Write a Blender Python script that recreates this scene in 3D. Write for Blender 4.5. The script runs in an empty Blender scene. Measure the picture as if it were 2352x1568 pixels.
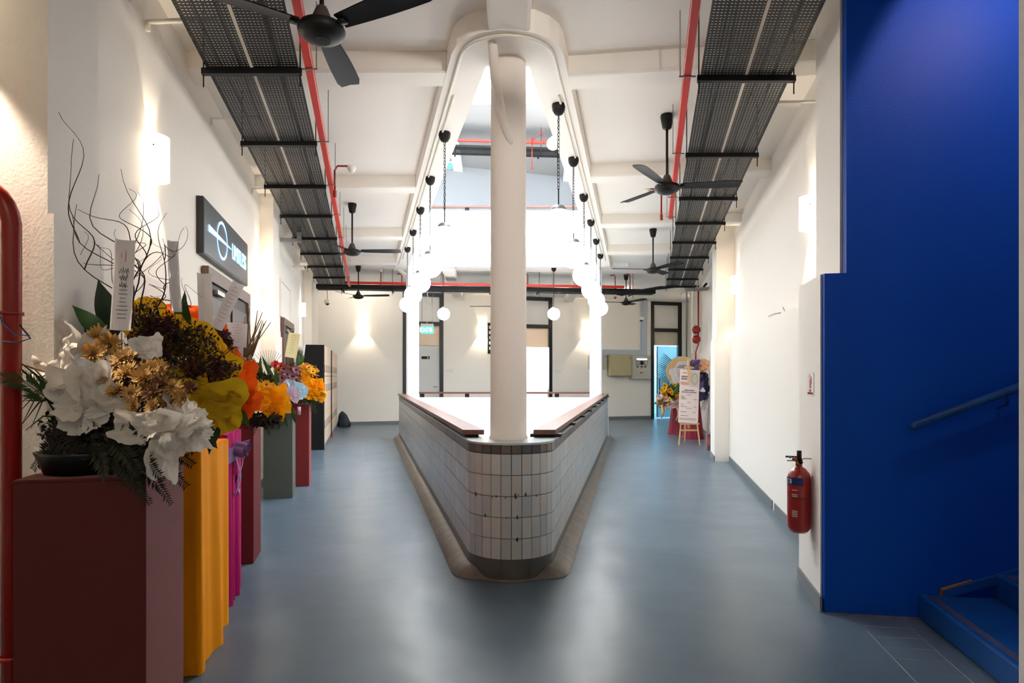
import bpy, math, random
from mathutils import Vector, noise as MN
PI = math.pi
sc = bpy.context.scene
C = sc.collection

# ------------------------------------------------------------------ camera
FPX, HZ, EYE = 1480.0, 863.0, 1.5
cam_d = bpy.data.cameras.new('camera'); cam = bpy.data.objects.new('camera', cam_d); C.objects.link(cam)
cam.location = (0, 0, EYE); cam.rotation_euler = (PI/2, 0, 0)
cam_d.sensor_width = 36.0; cam_d.lens = 36.0*FPX/2352.0
cam_d.shift_y = (HZ-784.0)/2352.0
cam_d.clip_start = 0.05; cam_d.clip_end = 200
sc.camera = cam

# ------------------------------------------------------------------ sky, daylight, exposure
wd = bpy.data.worlds.new('sky'); sc.world = wd; wd.use_nodes = True
bg = wd.node_tree.nodes['Background']
bg.inputs[0].default_value = (0.90, 0.955, 1.0, 1); bg.inputs[1].default_value = 8.5
vs = sc.view_settings
vs.view_transform = 'Standard'; vs.look = 'None'; vs.gamma = 1.0; vs.use_curve_mapping = False
vs.exposure = 1.2
cy = sc.cycles; cy.max_bounces = 8; cy.diffuse_bounces = 6; cy.glossy_bounces = 3; cy.transmission_bounces = 4; cy.transparent_max_bounces = 8
cy.caustics_reflective = False; cy.caustics_refractive = False; cy.use_adaptive_sampling = True; cy.adaptive_threshold = .1; cy.adaptive_min_samples = 16; cy.sample_clamp_indirect = 6
por_d = bpy.data.lights.new('skylight_portal', 'AREA'); por_d.shape = 'RECTANGLE'; por_d.size = 6.0; por_d.size_y = 14.0
por_d.cycles.is_portal = True
por = bpy.data.objects.new('skylight_portal', por_d); C.objects.link(por); por.location = (0, 8.6, 8.45)

def lamp(name, kind, loc, energy, color=(1, .82, .62), parent=None, direction=None, **kw):
    d = bpy.data.lights.new(name, kind); d.energy = energy; d.color = color
    for k, v in kw.items(): setattr(d, k, v)
    o = bpy.data.objects.new(name, d); C.objects.link(o); o.location = loc
    if direction is not None: o.rotation_euler = Vector(direction).to_track_quat('-Z', 'Y').to_euler()
    if parent: o.parent = parent
    return o
# stairwell spotlight that washes the blue wall, and the unseen lobby lights behind the camera
lamp('stair_spotlight', 'SPOT', (2.9, 2.9, 4.05), 26, (1.0, .72, .74), direction=(.538, .646, -.545),
     spot_size=math.radians(129), spot_blend=.12, shadow_soft_size=.05)
lamp('lobby_ceiling_light', 'AREA', (.2, -2.2, 4.0), 22, (1, .92, .82), direction=(0, 0, -1), size=1.6)
lamp('added_column_spotlight', 'SPOT', (1.3, .1, 3.7), 190, (1, .93, .86), direction=(-1.3, 4.9, -.75), spot_size=math.radians(56), spot_blend=1.0, shadow_soft_size=.12)  # unseen spotlight, added to brighten the near column

# ------------------------------------------------------------------ helpers
def lin(c):
    out = []
    for x in c:
        x = x/255.0
        out.append(x/12.92 if x <= .04045 else ((x+.055)/1.055)**2.4)
    return tuple(out)
MATS = {}
def M(name, col, rough=.5, metal=0, bump=0, bscale=60, var=0, vscale=4, emis=None, estr=0, trans=0, spec=.5, glass=0, alpha=1, coat=0, stretch=None, var2=None):
    if name in MATS: return MATS[name]
    m = bpy.data.materials.new(name); m.use_nodes = True
    nt = m.node_tree; b = nt.nodes['Principled BSDF']; L = nt.links
    rgb = lin(col)+(1,)
    b.inputs['Base Color'].default_value = rgb
    b.inputs['Roughness'].default_value = rough; b.inputs['Metallic'].default_value = metal
    b.inputs['Specular IOR Level'].default_value = spec
    b.inputs['Transmission Weight'].default_value = glass
    b.inputs['Coat Weight'].default_value = coat
    b.inputs['Alpha'].default_value = alpha
    tc = None
    def coords():
        nonlocal tc
        if tc is None:
            t = nt.nodes.new('ShaderNodeTexCoord'); mp = nt.nodes.new('ShaderNodeMapping')
            L.new(t.outputs['Object'], mp.inputs[0])
            mp.inputs['Location'].default_value = (.137, .371, .413)
            if stretch: mp.inputs['Scale'].default_value = stretch
            tc = mp
        return tc.outputs[0]
    if var:
        n = nt.nodes.new('ShaderNodeTexNoise'); n.inputs['Scale'].default_value = vscale; n.inputs['Detail'].default_value = 5
        L.new(coords(), n.inputs['Vector'])
        r = nt.nodes.new('ShaderNodeValToRGB')
        lo = tuple(max(0, x*(1-var)) for x in rgb[:3])+(1,)
        hi = tuple(min(1, x*(1+var)) for x in rgb[:3])+(1,)
        if var2: hi = lin(var2)+(1,); lo = rgb
        r.color_ramp.elements[0].position = .32; r.color_ramp.elements[0].color = lo
        r.color_ramp.elements[1].position = .68; r.color_ramp.elements[1].color = hi
        L.new(n.outputs[0], r.inputs[0]); L.new(r.outputs[0], b.inputs['Base Color'])
    if bump:
        n2 = nt.nodes.new('ShaderNodeTexNoise'); n2.inputs['Scale'].default_value = bscale; n2.inputs['Detail'].default_value = 4
        L.new(coords(), n2.inputs['Vector'])
        bp = nt.nodes.new('ShaderNodeBump'); bp.inputs['Strength'].default_value = bump; bp.inputs['Distance'].default_value = .02
        L.new(n2.outputs[0], bp.inputs['Height']); L.new(bp.outputs[0], b.inputs['Normal'])
    if emis:
        b.inputs['Emission Color'].default_value = lin(emis)+(1,); b.inputs['Emission Strength'].default_value = estr
    if trans:
        tr = nt.nodes.new('ShaderNodeBsdfTranslucent'); tr.inputs[0].default_value = rgb
        mx = nt.nodes.new('ShaderNodeMixShader'); mx.inputs[0].default_value = trans
        out = nt.nodes['Material Output']
        L.new(b.outputs[0], mx.inputs[1]); L.new(tr.outputs[0], mx.inputs[2]); L.new(mx.outputs[0], out.inputs[0])
    MATS[name] = m
    return m

class MB:
    def __init__(s): s.v = []; s.f = []; s.m = []; s.cur = 0
    def add(s, vs_, fs):
        o = len(s.v); s.v += [tuple(p) for p in vs_]
        for f in fs: s.f.append(tuple(i+o for i in f)); s.m.append(s.cur)
        return s
    def hexa(s, p):
        return s.add(p, [(0, 3, 2, 1), (4, 5, 6, 7), (0, 1, 5, 4), (1, 2, 6, 5), (2, 3, 7, 6), (3, 0, 4, 7)])
    def box(s, x0, x1, y0, y1, z0, z1):
        return s.hexa([(x0, y0, z0), (x1, y0, z0), (x1, y1, z0), (x0, y1, z0), (x0, y0, z1), (x1, y0, z1), (x1, y1, z1), (x0, y1, z1)])
    def cbox(s, c, e, rz=0):
        ca, sa = math.cos(rz), math.sin(rz); p = []
        for z in (-1, 1):
            for x, y in ((-1, -1), (1, -1), (1, 1), (-1, 1)):
                a, b = x*e[0]/2, y*e[1]/2
                p.append((c[0]+a*ca-b*sa, c[1]+a*sa+b*ca, c[2]+z*e[2]/2))
        return s.hexa(p)
    def prism(s, poly, z0, z1):
        n = len(poly)
        a = sum(poly[i][0]*poly[(i+1) % n][1]-poly[(i+1) % n][0]*poly[i][1] for i in range(n))
        if a < 0: poly = poly[::-1]
        vv = [(x, y, z0) for x, y in poly]+[(x, y, z1) for x, y in poly]
        ff = [tuple(range(n-1, -1, -1)), tuple(range(n, 2*n))]+[(i, (i+1) % n, n+(i+1) % n, n+i) for i in range(n)]
        return s.add(vv, ff)
    def wallstrip(s, outer, inner, z0, z1, closed=False):   # solid between two matched plan polylines
        n = len(outer)
        for i in range(n if closed else n-1):
            j = (i+1) % n
            a, b, c, d = outer[i], outer[j], inner[j], inner[i]
            s.prism([a, b, c, d], z0, z1)
        return s
    def tube(s, pts, r, n=8, cap=True):
        pts = [Vector(p) for p in pts]; k = len(pts)
        rs = r if isinstance(r, (list, tuple)) else [r]*k
        o = len(s.v); up = None
        for i in range(k):
            t = (pts[min(i+1, k-1)]-pts[max(i-1, 0)])
            t = t.normalized() if t.length > 1e-9 else Vector((0, 0, 1))
            if up is None:
                a = Vector((0, 0, 1)) if abs(t.z) < .9 else Vector((1, 0, 0))
                up = (a-t*a.dot(t)).normalized()
            else:
                up = up-t*up.dot(t)
                up = up.normalized() if up.length > 1e-6 else t.orthogonal().normalized()
            w = t.cross(up)
            for q in range(n):
                an = 2*PI*q/n
                s.v.append(tuple(pts[i]+(up*math.cos(an)+w*math.sin(an))*rs[i]))
        for i in range(k-1):
            for q in range(n):
                q2 = (q+1) % n
                s.f.append((o+i*n+q, o+i*n+q2, o+(i+1)*n+q2, o+(i+1)*n+q)); s.m.append(s.cur)
        if cap:
            s.f.append(tuple(o+q for q in range(n-1, -1, -1))); s.m.append(s.cur)
            s.f.append(tuple(o+(k-1)*n+q for q in range(n))); s.m.append(s.cur)
        return s
    def lathe(s, prof, n=24, c=(0, 0, 0), a0=0, a1=2*PI):
        o = len(s.v); full = abs(a1-a0-2*PI) < 1e-6; k = n if full else n+1
        for r, z in prof:
            for q in range(k):
                an = a0+(a1-a0)*q/n
                s.v.append((c[0]+r*math.cos(an), c[1]+r*math.sin(an), c[2]+z))
        for i in range(len(prof)-1):
            for q in range(n):
                q2 = (q+1) % k
                s.f.append((o+i*k+q, o+i*k+q2, o+(i+1)*k+q2, o+(i+1)*k+q)); s.m.append(s.cur)
        return s
    def grid(s, P, wrap=False):
        o = len(s.v); R = len(P); K = len(P[0])
        for row in P:
            for p in row: s.v.append(tuple(p))
        for i in range(R-1):
            for j in range(K if wrap else K-1):
                j2 = (j+1) % K
                s.f.append((o+i*K+j, o+i*K+j2, o+(i+1)*K+j2, o+(i+1)*K+j)); s.m.append(s.cur)
        return s
    def sphere(s, c, r, n=16, m=10, sq=(1, 1, 1)):
        P = []
        for i in range(m+1):
            t = PI*i/m
            P.append([(c[0]+r*sq[0]*math.sin(t)*math.cos(2*PI*j/n), c[1]+r*sq[1]*math.sin(t)*math.sin(2*PI*j/n), c[2]+r*sq[2]*math.cos(t)) for j in range(n)])
        return s.grid([row[::-1] for row in P], True)
    def mesh(s, name, mats, smooth=False):
        me = bpy.data.meshes.new(name); me.from_pydata(s.v, [], s.f)
        for m in (mats if isinstance(mats, (list, tuple)) else [mats]): me.materials.append(m)
        if any(s.m): me.polygons.foreach_set('material_index', s.m)
        if smooth:
            me.polygons.foreach_set('use_smooth', [True]*len(me.polygons))
        me.update()
        return me
    def build(s, name, mats, parent=None, smooth=False, loc=(0, 0, 0), rot=0, auto=None, bevel=0):
        me = s.mesh(name, mats, smooth or auto is not None)
        if auto is not None:
            me.set_sharp_from_angle(angle=math.radians(auto))
        o = bpy.data.objects.new(name, me); C.objects.link(o)
        o.location = loc; o.rotation_euler = (0, 0, rot)
        if parent: o.parent = parent
        if bevel:
            md = o.modifiers.new('bevel', 'BEVEL'); md.width = bevel; md.segments = 2; md.limit_method = 'ANGLE'
        return o

def tag(o, label, cat, group=None):
    o['label'] = label; o['category'] = cat
    if group: o['group'] = group
    return o
def thing(name, label, cat, loc=(0, 0, 0), rot=0, group=None):
    o = bpy.data.objects.new(name, None); C.objects.link(o); o.location = loc; o.rotation_euler = (0, 0, rot)
    o.empty_display_size = .1
    return tag(o, label, cat, group)
def struct(o):
    o['kind'] = 'structure'; return o
def stuff(o):
    o['kind'] = 'stuff'; return o
def dup(root, loc=None, rot=None, label=None):
    r = root.copy(); C.objects.link(r)
    if loc is not None: r.location = loc
    if rot is not None: r.rotation_euler = (0, 0, rot)
    if label: r['label'] = label
    for ch in list(root.children):
        c = ch.copy(); C.objects.link(c); c.parent = r
        for g in list(ch.children):
            d = g.copy(); C.objects.link(d); d.parent = c
    return r

# plan lines: the two corridors splay away from the camera's axis
KL, KR, KW = .2264, .19, .217           # left corridor, atrium right side, right wall
AL = math.atan(KL); AR = PI-math.atan(KW)
def PL(s, Y): return (s-KL*Y, Y)
def PR(s, Y): return (s+KR*Y, Y)
def PW(s, Y): return (s+KW*Y, Y)
BA = Vector((.9563, .2923, 0)); BN = Vector((.2923, -.9563, 0)); B0 = Vector((-5.1, 19.6, 0)); AB = math.atan2(BN.y, BN.x)
def PB(v, w=0, z=0): return tuple(B0+BA*v+BN*w+Vector((0, 0, z)))
def W(x, y, Y): return Vector(((x-1176)/FPX*Y, Y, EYE-(y-HZ)/FPX*Y))      # point seen at (x, y), Y metres away
def floorY(y): return EYE*FPX/(y-HZ)
def pxL(x, y, s): Y = FPX*s/(x-841.0); return Y, EYE+(HZ-y)/FPX*Y
def pxR(x, y, s): Y = FPX*s/(x-(1176+KW*FPX)); return Y, EYE+(HZ-y)/FPX*Y
def pxB(x, y):
    u = (x-1176)/FPX; Y = 21.158/(1-.3056*u); X = u*Y
    return (X+5.1)/.9563, EYE+(HZ-y)/FPX*Y

# ------------------------------------------------------------------ materials
white = M('white_wall_paint', (241, 236, 228), .62, bump=.06, bscale=90, spec=.3)
ceilm = M('white_ceiling_paint', (240, 235, 227), .7, bump=.08, bscale=40, spec=.2)
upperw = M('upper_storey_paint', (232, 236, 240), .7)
bluem = M('blue_wall_paint', (0, 72, 176), .5, bump=.08, bscale=120, spec=.18)
blackm = M('black_metal', (15, 16, 18), .5, spec=.3)
traym = M('tray_black', (15, 15, 15), .55, spec=.3)
redm = M('red_enamel', (206, 42, 28), .35)
redpipe = M('red_gloss_pipe', (150, 28, 20), .25)
woodm = M('rail_wood', (92, 52, 38), .38, var=.35, vscale=3, stretch=(14, 1, 14))
doorwood = M('door_wood', (62, 38, 30), .5, var=.3, vscale=4, stretch=(12, 12, 1))
frameblk = M('door_frame_black', (20, 23, 28), .4)
greym = M('grey_skirting', (112, 117, 120), .4)
chrome = M('steel', (190, 190, 188), .25, metal=1)
zinc = M('zinc', (150, 150, 148), .35, metal=.8)
pvc = M('white_conduit', (226, 221, 210), .4)
# floor: grey blue resin with soft trowel waves
def floor_mat():
    m = M('floor_resin', (88, 104, 117), .3, var=.08, vscale=1.1, spec=.27)
    nt = m.node_tree; b = nt.nodes['Principled BSDF']; L = nt.links
    t = nt.nodes.new('ShaderNodeTexCoord')
    n1 = nt.nodes.new('ShaderNodeTexNoise'); n1.inputs['Scale'].default_value = 1.6; n1.inputs['Detail'].default_value = 1
    n2 = nt.nodes.new('ShaderNodeTexNoise'); n2.inputs['Scale'].default_value = 16; n2.inputs['Detail'].default_value = 3
    mp = nt.nodes.new('ShaderNodeMapping'); mp.inputs['Location'].default_value = (.21, .33, .47); L.new(t.outputs['Object'], mp.inputs[0])
    for n in (n1, n2): L.new(mp.outputs[0], n.inputs['Vector'])
    ad = nt.nodes.new('ShaderNodeMath'); ad.operation = 'MULTIPLY_ADD'; ad.inputs[1].default_value = .16
    n3 = nt.nodes.new('ShaderNodeTexNoise'); n3.inputs['Scale'].default_value = 5; n3.inputs['Detail'].default_value = 1; L.new(mp.outputs[0], n3.inputs['Vector'])
    L.new(n3.outputs[0], ad.inputs[0]); L.new(n1.outputs[0], ad.inputs[2])
    bp = nt.nodes.new('ShaderNodeBump'); bp.inputs['Strength'].default_value = .5; bp.inputs['Distance'].default_value = .03
    L.new(ad.outputs[0], bp.inputs['Height']); L.new(bp.outputs[0], b.inputs['Normal'])
    mr = nt.nodes.new('ShaderNodeMapRange'); mr.inputs['To Min'].default_value = .285; mr.inputs['To Max'].default_value = .32
    L.new(n2.outputs[0], mr.inputs['Value']); L.new(mr.outputs[0], b.inputs['Roughness'])
    return m
floorm = floor_mat()

# ------------------------------------------------------------------ floor, slabs, walls
ZC, ZB, ZF2, ZR = 4.12, 3.95, 4.5, 8.07
YF = 15.0                                # far side of the atrium
VL, VR = .95, -.835                      # void edges (left / right lines)
def nose(sl, sr, r, n=9):
    """plan path: far left -> round the nose -> far right, tangent circle of radius r"""
    cl, cr = math.hypot(1, KL), math.hypot(1, KR)
    yc = (r*(cl+cr)-(sr-sl))/(KL+KR); xc = sl-KL*yc+r*cl
    a0 = PI+math.atan(KL); a1 = 2*PI-math.atan(KR)
    arc = [(xc+r*math.cos(a0+(a1-a0)*i/n), yc+r*math.sin(a0+(a1-a0)*i/n)) for i in range(n+1)]
    return arc, (xc, yc)
def upath(sl, sr, r, yend, n=9):
    arc, c = nose(sl, sr, r, n)
    return [PL(sl, yend)]+arc+[PR(sr, yend)]
void_in = upath(VL, VR, .12, YF)
beam_out = upath(.65, -.54, .436, YF)
XO = 7.5
def slab(mb, hole, z0, z1, yfar, xo=XO, y0=-3.2):
    ny = min(p[1] for p in hole)
    mb.box(-xo, xo, y0, ny, z0, z1)
    k = len(hole); mid = k//2
    left, right = hole[:mid+1], hole[mid:]
    for i in range(len(left)-1):
        a, b = left[i], left[i+1]
        if abs(a[1]-b[1]) > 1e-6: mb.prism([a, (-xo, a[1]), (-xo, b[1]), b], z0, z1)
    for i in range(len(right)-1):
        a, b = right[i], right[i+1]
        if abs(a[1]-b[1]) > 1e-6: mb.prism([a, (xo, a[1]), (xo, b[1]), b], z0, z1)
    mb.box(-xo, xo, hole[0][1], yfar, z0, z1)
fl = MB(); slab(fl, upath(.97, -.82, .12, YF+.05), -.3, 0, 27)
floor = struct(fl.build('floor', floorm))
lf = MB(); lf.box(-XO, XO, 0, 20, -3.8, -3.7)
for p, q in zip(void_in[:-1], void_in[1:]):
    pass
struct(lf.build('floor_below', upperw))
sh = MB()
vin = upath(.955, -.84, .12, YF)
vout = upath(.75, -.64, .32, YF)
sh.wallstrip(vout, vin, -3.7, -.3); sh.box(-2.6, 2.3, YF, YF+.2, -3.7, -.3)
struct(sh.build('wall_shaft', upperw))
ce = MB(); slab(ce, void_in, ZC, ZF2, 27)
ceiling = struct(ce.build('ceiling', ceilm))
eb = MB(); eb.wallstrip(beam_out, void_in, ZB, ZC+.02)
eb.build('edge_beam', ceilm, ceiling)
MB().prism([PL(.85, 4.62), PL(.85, 5.12), PR(-.75, 5.12), PR(-.75, 4.62)], ZB+.006, ZC+.3).build('column_head', ceilm, ceiling)
def beam(p, q, wd_, z0=ZB+.004, z1=ZC+.02):
    p, q = Vector(p+(0,)), Vector(q+(0,)); d = (q-p).normalized(); n = Vector((-d.y, d.x, 0))*wd_/2
    b = MB(); b.prism([tuple((p+n)[:2]), tuple((q+n)[:2]), tuple((q-n)[:2]), tuple((p-n)[:2])], z0, z1)
    return b.build('beam', ceilm, ceiling, bevel=.025)
for Y in (-.6, 2.2, 5.34, 8.55, 11.55, 14.2):
    beam(PL(-1.6, Y), PL(.70 if Y > 5 else 1.1, Y), .29)
for Y, d in ((-.6, .15), (2.2, .15), (5.42, .16), (8.1, .12), (10.6, .1), (13.0, .1)):
    a = PR(-.60 if Y > 5 else -.5, Y); beam(a, (PW(1.6, Y)[0], Y-d*2), .28)
beam((-.02, -3), (-.02, 4.62), .30)
beam((-1.5, 15.1), (-1.7, 20.4), .3); beam((1.7, 15.1), (1.9, 21.4), .3); beam((.1, 15.1), (.1, 21), .3)

# long walls: a projecting dado up to 2.15 m, pilasters every six metres
ZD = 2.15
def longwall(name, P, prof_low, prof_up, back, ztop):
    mb = MB()
    for prof, z0, z1 in ((prof_low, 0, ZD), (prof_up, ZD, ztop)):
        for (s0, ya, yb) in prof:
            a, b = P(s0, ya), P(s0, yb); c, d = P(back, yb), P(back, ya)
            mb.prism([a, b, c, d], z0, z1)
    return struct(mb.build(name, white))
SD, SU = -1.42, -1.45
wall_left = longwall('wall_left', PL,
    [(SD, 3.07, 8.85), (-1.25, 2.58, 3.07), (-1.25, 8.85, 9.42), (SD, 9.42, 15.1), (-1.25, 15.1, 15.65), (SD, 15.65, 20.5)],
    [(SU, 3.07, 8.85), (-1.275, 2.58, 3.07), (-1.275, 8.85, 9.42), (SU, 9.42, 15.1), (-1.275, 15.1, 15.65), (SU, 15.65, 20.5)], -2.1, ZC)
wn = MB(); wn.box(-3.3, -2.9, -3.2, 2.6, 0, ZC); wn.prism([(-3.3, 2.6), PL(-2.0, 2.6), PL(-2.0, 2.75), (-3.3, 2.75)], 0, ZC)
struct(wn.build('wall_lobby_left', white))
wall_right = longwall('wall_right', PW,
    [(1.08, 4.13, 4.73), (1.36, 4.73, 11.27), (1.10, 11.27, 12.06), (1.36, 12.06, 18.6), (1.15, 18.6, 19.3), (1.36, 19.3, 23.4)],
    [(1.205, 4.13, 4.73), (1.44, 4.73, 11.27), (1.13, 11.27, 12.06), (1.44, 12.06, 18.6), (1.18, 18.6, 19.3), (1.44, 19.3, 23.4)], 2.4, ZC)
# blue stair wall (front of the near right pier and on up the stairwell)
def blueY(X): return 4.09-.17*(X-1.99)
bw = MB()
for xl, z0, z1 in ((1.985, 0, ZD), (1.985+.127, ZD, 7.0)):
    bw.prism([(xl, blueY(xl)), (6.5, blueY(6.5)), (6.5, blueY(6.5)+.05), (xl, blueY(xl)+.05)], z0, z1)
wall_blue = struct(bw.build('wall_stair', bluem))
bk = MB(); bk.prism([(2.3, 4.16), (6.5, 3.4), (6.5, 4.2), (2.3, 4.3)], 0, ZC); struct(bk.build('wall_stair_core', white))
jb = MB(); jb.box(2.163, 2.42, 2.55, 2.75, 0, ZC); jb.box(2.3, 2.42, -3.2, 2.56, 0, ZC)
jb.box(2.42, 6.6, 2.3, 2.5, 0, ZC); jb.box(6.5, 6.7, 2.3, 4.2, 0, ZC)
struct(jb.build('wall_lobby_right', white))
fr = MB(); fr.box(-3.4, 2.5, -3.4, -3.2, 0, ZC); struct(fr.build('wall_front', white))

# back wall with three bays
bays = {}
for nm, xa, xb in (('wc', 925, 1018), ('mid', 1160, 1268), ('right', 1495, 1565)):
    bays[nm] = (pxB(xa, 800)[0], pxB(xb, 800)[0])
cuts = [(-1.5, bays['wc'][0]), (bays['wc'][1], bays['mid'][0]), (bays['mid'][1], bays['right'][0]), (bays['right'][1], 13.0)]
wb = MB()
for a, b in cuts: wb.box(-.2, 0, a, b, 0, ZC)
wb.box(-.34, -.24, bays['wc'][0]-.1, bays['wc'][1]+.1, 0, ZC)
wall_back = struct(wb.build('wall_back', white, loc=PB(0), rot=AB))
bb = MB()
for a, b in cuts: bb.box(0, .015, a, b, 0, .1)
struct(bb.build('baseboard_back', greym, loc=PB(0), rot=AB))
def longbase(name, P, segs, out):
    mb = MB()
    for s0, ya, yb in segs:
        mb.prism([P(s0, ya-(.012 if out else 0)), P(s0, yb), P(s0+out, yb), P(s0+out, ya-.012)], 0, .1)
    return struct(mb.build(name, greym))
longbase('baseboard_left', PL, [(SD, 3.07, 5.6), (SD, 7.75, 8.85), (-1.25, 8.85, 9.42), (SD, 9.42, 10.9), (SD, 12.4, 15.1), (-1.25, 15.1, 15.65), (SD, 15.65, 19.3)], .014)
longbase('baseboard_right', PW, [(1.08, 4.10, 4.73), (1.36, 4.74, 7.1), (1.36, 7.25, 11.25), (1.10, 11.27, 12.06), (1.36, 12.07, 18.6)], -.014)

# upper storey seen through the void
up = MB()
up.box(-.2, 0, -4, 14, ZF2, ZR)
struct(up.build('wall_upper_back', M('upper_wall_shade_grey', (160, 163, 166), .7), loc=PB(0, .4), rot=AB))  # darker grey puts the wall's dimmer light into its colour
us = MB()
us.prism([PL(-2.4, 0), PL(-1.45, 20.5), PL(-1.7, 20.5), PL(-2.6, 0)], ZF2, ZR)
us.prism([PW(2.4, 0), PW(1.44, 23.4), PW(1.7, 23.4), PW(2.6, 0)], ZF2, ZR)
us.box(-3, 3, .2, .4, ZF2, ZR)
struct(us.build('wall_upper_sides', upperw))
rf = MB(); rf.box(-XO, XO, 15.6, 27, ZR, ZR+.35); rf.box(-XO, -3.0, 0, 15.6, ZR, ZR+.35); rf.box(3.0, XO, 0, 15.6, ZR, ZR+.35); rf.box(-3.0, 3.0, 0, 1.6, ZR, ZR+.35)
roofm = M('upper_ceiling_shade_grey', (150, 150, 150), .8)  # grey puts the shade on the roof's underside into its colour
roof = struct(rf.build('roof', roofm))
for xa, xb in ((-1.55, -1.75), (1.6, 1.85)):
    b = MB(); b.prism([(xa-.13, 15.6), (xa+.13, 15.6), (xb+.15, 22), (xb-.15, 22)], ZR-.16, ZR+.02); b.build('beam', upperw, roof)
uf = MB(); uf.box(-3.0, 2.7, YF-.02, YF+.14, 4.04, 5.34); struct(uf.build('wall_upper_parapet', upperw))
upp = MB()
upp.wallstrip([PL(.78, YF), PL(.78, 5.3)], [PL(.93, YF), PL(.93, 5.3)], ZF2, 5.34)
upp.wallstrip([PR(-.66, YF), PR(-.66, 5.3)], [PR(-.81, YF), PR(-.81, 5.3)], ZF2, 5.34)
struct(upp.build('wall_upper_gallery', upperw))

# ------------------------------------------------------------------ columns
def column(c, r0, r1, z0, z1, m=white):
    mb = MB(); mb.lathe([(0, z0), (r0*1.06, z0), (r0*1.06, z0+.012), (r0, z0+.03), (r1, z1)], 40, (c[0], c[1], 0))
    return struct(mb.build('column', m, smooth=False, auto=30))
CX, CY = -.028, 5.06
colm = M('column_paint', (236, 228, 220), .6, bump=.22, bscale=70, spec=.25)
col_near = column((CX, CY), .143, .137, 1.008, ZC, colm)
cp = MB(); cp.tube([(CX-.11, CY-.35, ZC), (CX-.115, CY-.33, 3.95), (CX-.10, CY-.19, 3.75), (CX-.05, CY-.145, 3.5), (CX+.0, CY-.13, 3.34), (CX+.02, CY-.11, 3.27)], [.036, .036, .036, .034, .034, .028], 10)
cp.build('conduit', colm, col_near, smooth=True)
XCL = (947.5-1176)/FPX*14.7; XCR = (1368.5-1176)/FPX*14.7
column((XCL, 14.7), .145, .145, 0, ZC, upperw); column((XCR, 14.7), .14, .14, 0, ZC, upperw)

# ------------------------------------------------------------------ tiled parapet round the atrium
random.seed(4)
TL, TR, TRAD = .79, -.63, .33
YE = 15.4
pout = upath(TL, TR, TRAD, YE, 22); pin = upath(TL+.17, TR-.17, .17, YE, 22)
core = MB(); core.wallstrip(pout, pin, -.3, .995)
parapet = struct(core.build('parapet', M('parapet_core', (84, 78, 70), .7)))
capm = M('glazed_coping', (176, 184, 182), .285, var=.12, vscale=6)
cpm = MB(); cpm.wallstrip(upath(TL-.012, TR+.012, TRAD+.01, YE, 22), upath(TL+.175, TR-.175, .17, YE, 22), .995, 1.01); cpm.build('coping', capm, parapet)
skm = M('dark_skirting_tile', (88, 84, 78), .285, var=.2, vscale=5)
sk = MB(); sk.wallstrip(upath(TL-.008, TR+.008, TRAD+.008, YE, 22), pout, 0, .16); sk.build('skirting', skm, parapet)
# worn cement kerb that thins out round the nose
kerbm = M('worn_kerb', (104, 97, 90), .35, var=.3, vscale=9, bump=.15, bscale=60)
inner_k = upath(TL-.008, TR+.008, TRAD+.008, YE+.02, 22)
kc = nose(TL, TR, TRAD)[1]
ko = []
for i, (x, y) in enumerate(inner_k):
    if i == 0: ko.append(PL(TL-.13, y))
    elif i == len(inner_k)-1: ko.append(PR(TR+.12, y))
    else:
        a = math.atan2(y-kc[1], x-kc[0]); q_ = min(1, max(0, (abs(math.cos(a))-.5)/.45)); w_ = .014+.115*q_*q_*(3-2*q_)
        ko.append((x+w_*math.cos(a), y+w_*math.sin(a)))
kb = MB()
sect = [(0, 1.0), (.28, .95), (.55, .7), (.8, .4), (1.0, .02)]
rows = []
for (x, y), (X2, Y2) in zip(inner_k, ko):
    wd2 = math.hypot(X2-x, Y2-y)
    rows.append([(x+(X2-x)*t, y+(Y2-y)*t, .085*min(1, wd2/.10)*h+.002) for t, h in sect])
kb.grid(rows); kb.build('kerb', kerbm, parapet, smooth=True)
# tiles
tcols = [(196, 197, 195), (190, 192, 191), (200, 199, 194), (180, 185, 188), (192, 188, 181)]
tmats = [M('glazed_tile_%d' % i, c, .285, bump=.05, bscale=12) for i, c in enumerate(tcols)]
cmats = [M('glazed_cap_%d' % i, c, .285) for i, c in enumerate([(96, 90, 86), (84, 84, 88), (106, 98, 90)])]
TW, TH = .0765, .154
def tile_mesh(m, h):
    mb = MB(); w, d, b = (TW-.003)/2, .009, .002; z1 = h-.003
    f = [(d, -w+b, b), (d, w-b, b), (d, w-b, z1-b), (d, -w+b, z1-b)]; k = [(0, -w, 0), (0, w, 0), (0, w, z1), (0, -w, z1)]
    mb.add(f+k, [(0, 1, 2, 3), (4, 5, 1, 0), (5, 6, 2, 1), (6, 7, 3, 2), (7, 4, 0, 3)])
    return mb.mesh('tile', m)
tms = [tile_mesh(m, TH) for m in tmats]; cms = [tile_mesh(m, .072) for m in cmats]
def walk(path, step):
    out = []; carry = step/2
    for a, b in zip(path[:-1], path[1:]):
        d = Vector((b[0]-a[0], b[1]-a[1])); L_ = d.length; d /= L_ if L_ else 1
        t = carry
        while t < L_:
            p = Vector(a)+d*t; out.append((p.x, p.y, math.atan2(-d.x, d.y))); t += step
        carry = t-L_
    return out
arcp = nose(TL, TR, TRAD, 44)[0]
arc_len = sum(math.dist(a, b) for a, b in zip(arcp[:-1], arcp[1:]))
na = round(arc_len/TW)
cols = walk(arcp, arc_len/na)
lefts = walk([arcp[0], PL(TL, YE)], TW); rights = walk([arcp[-1], PR(TR, YE)], TW)
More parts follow.
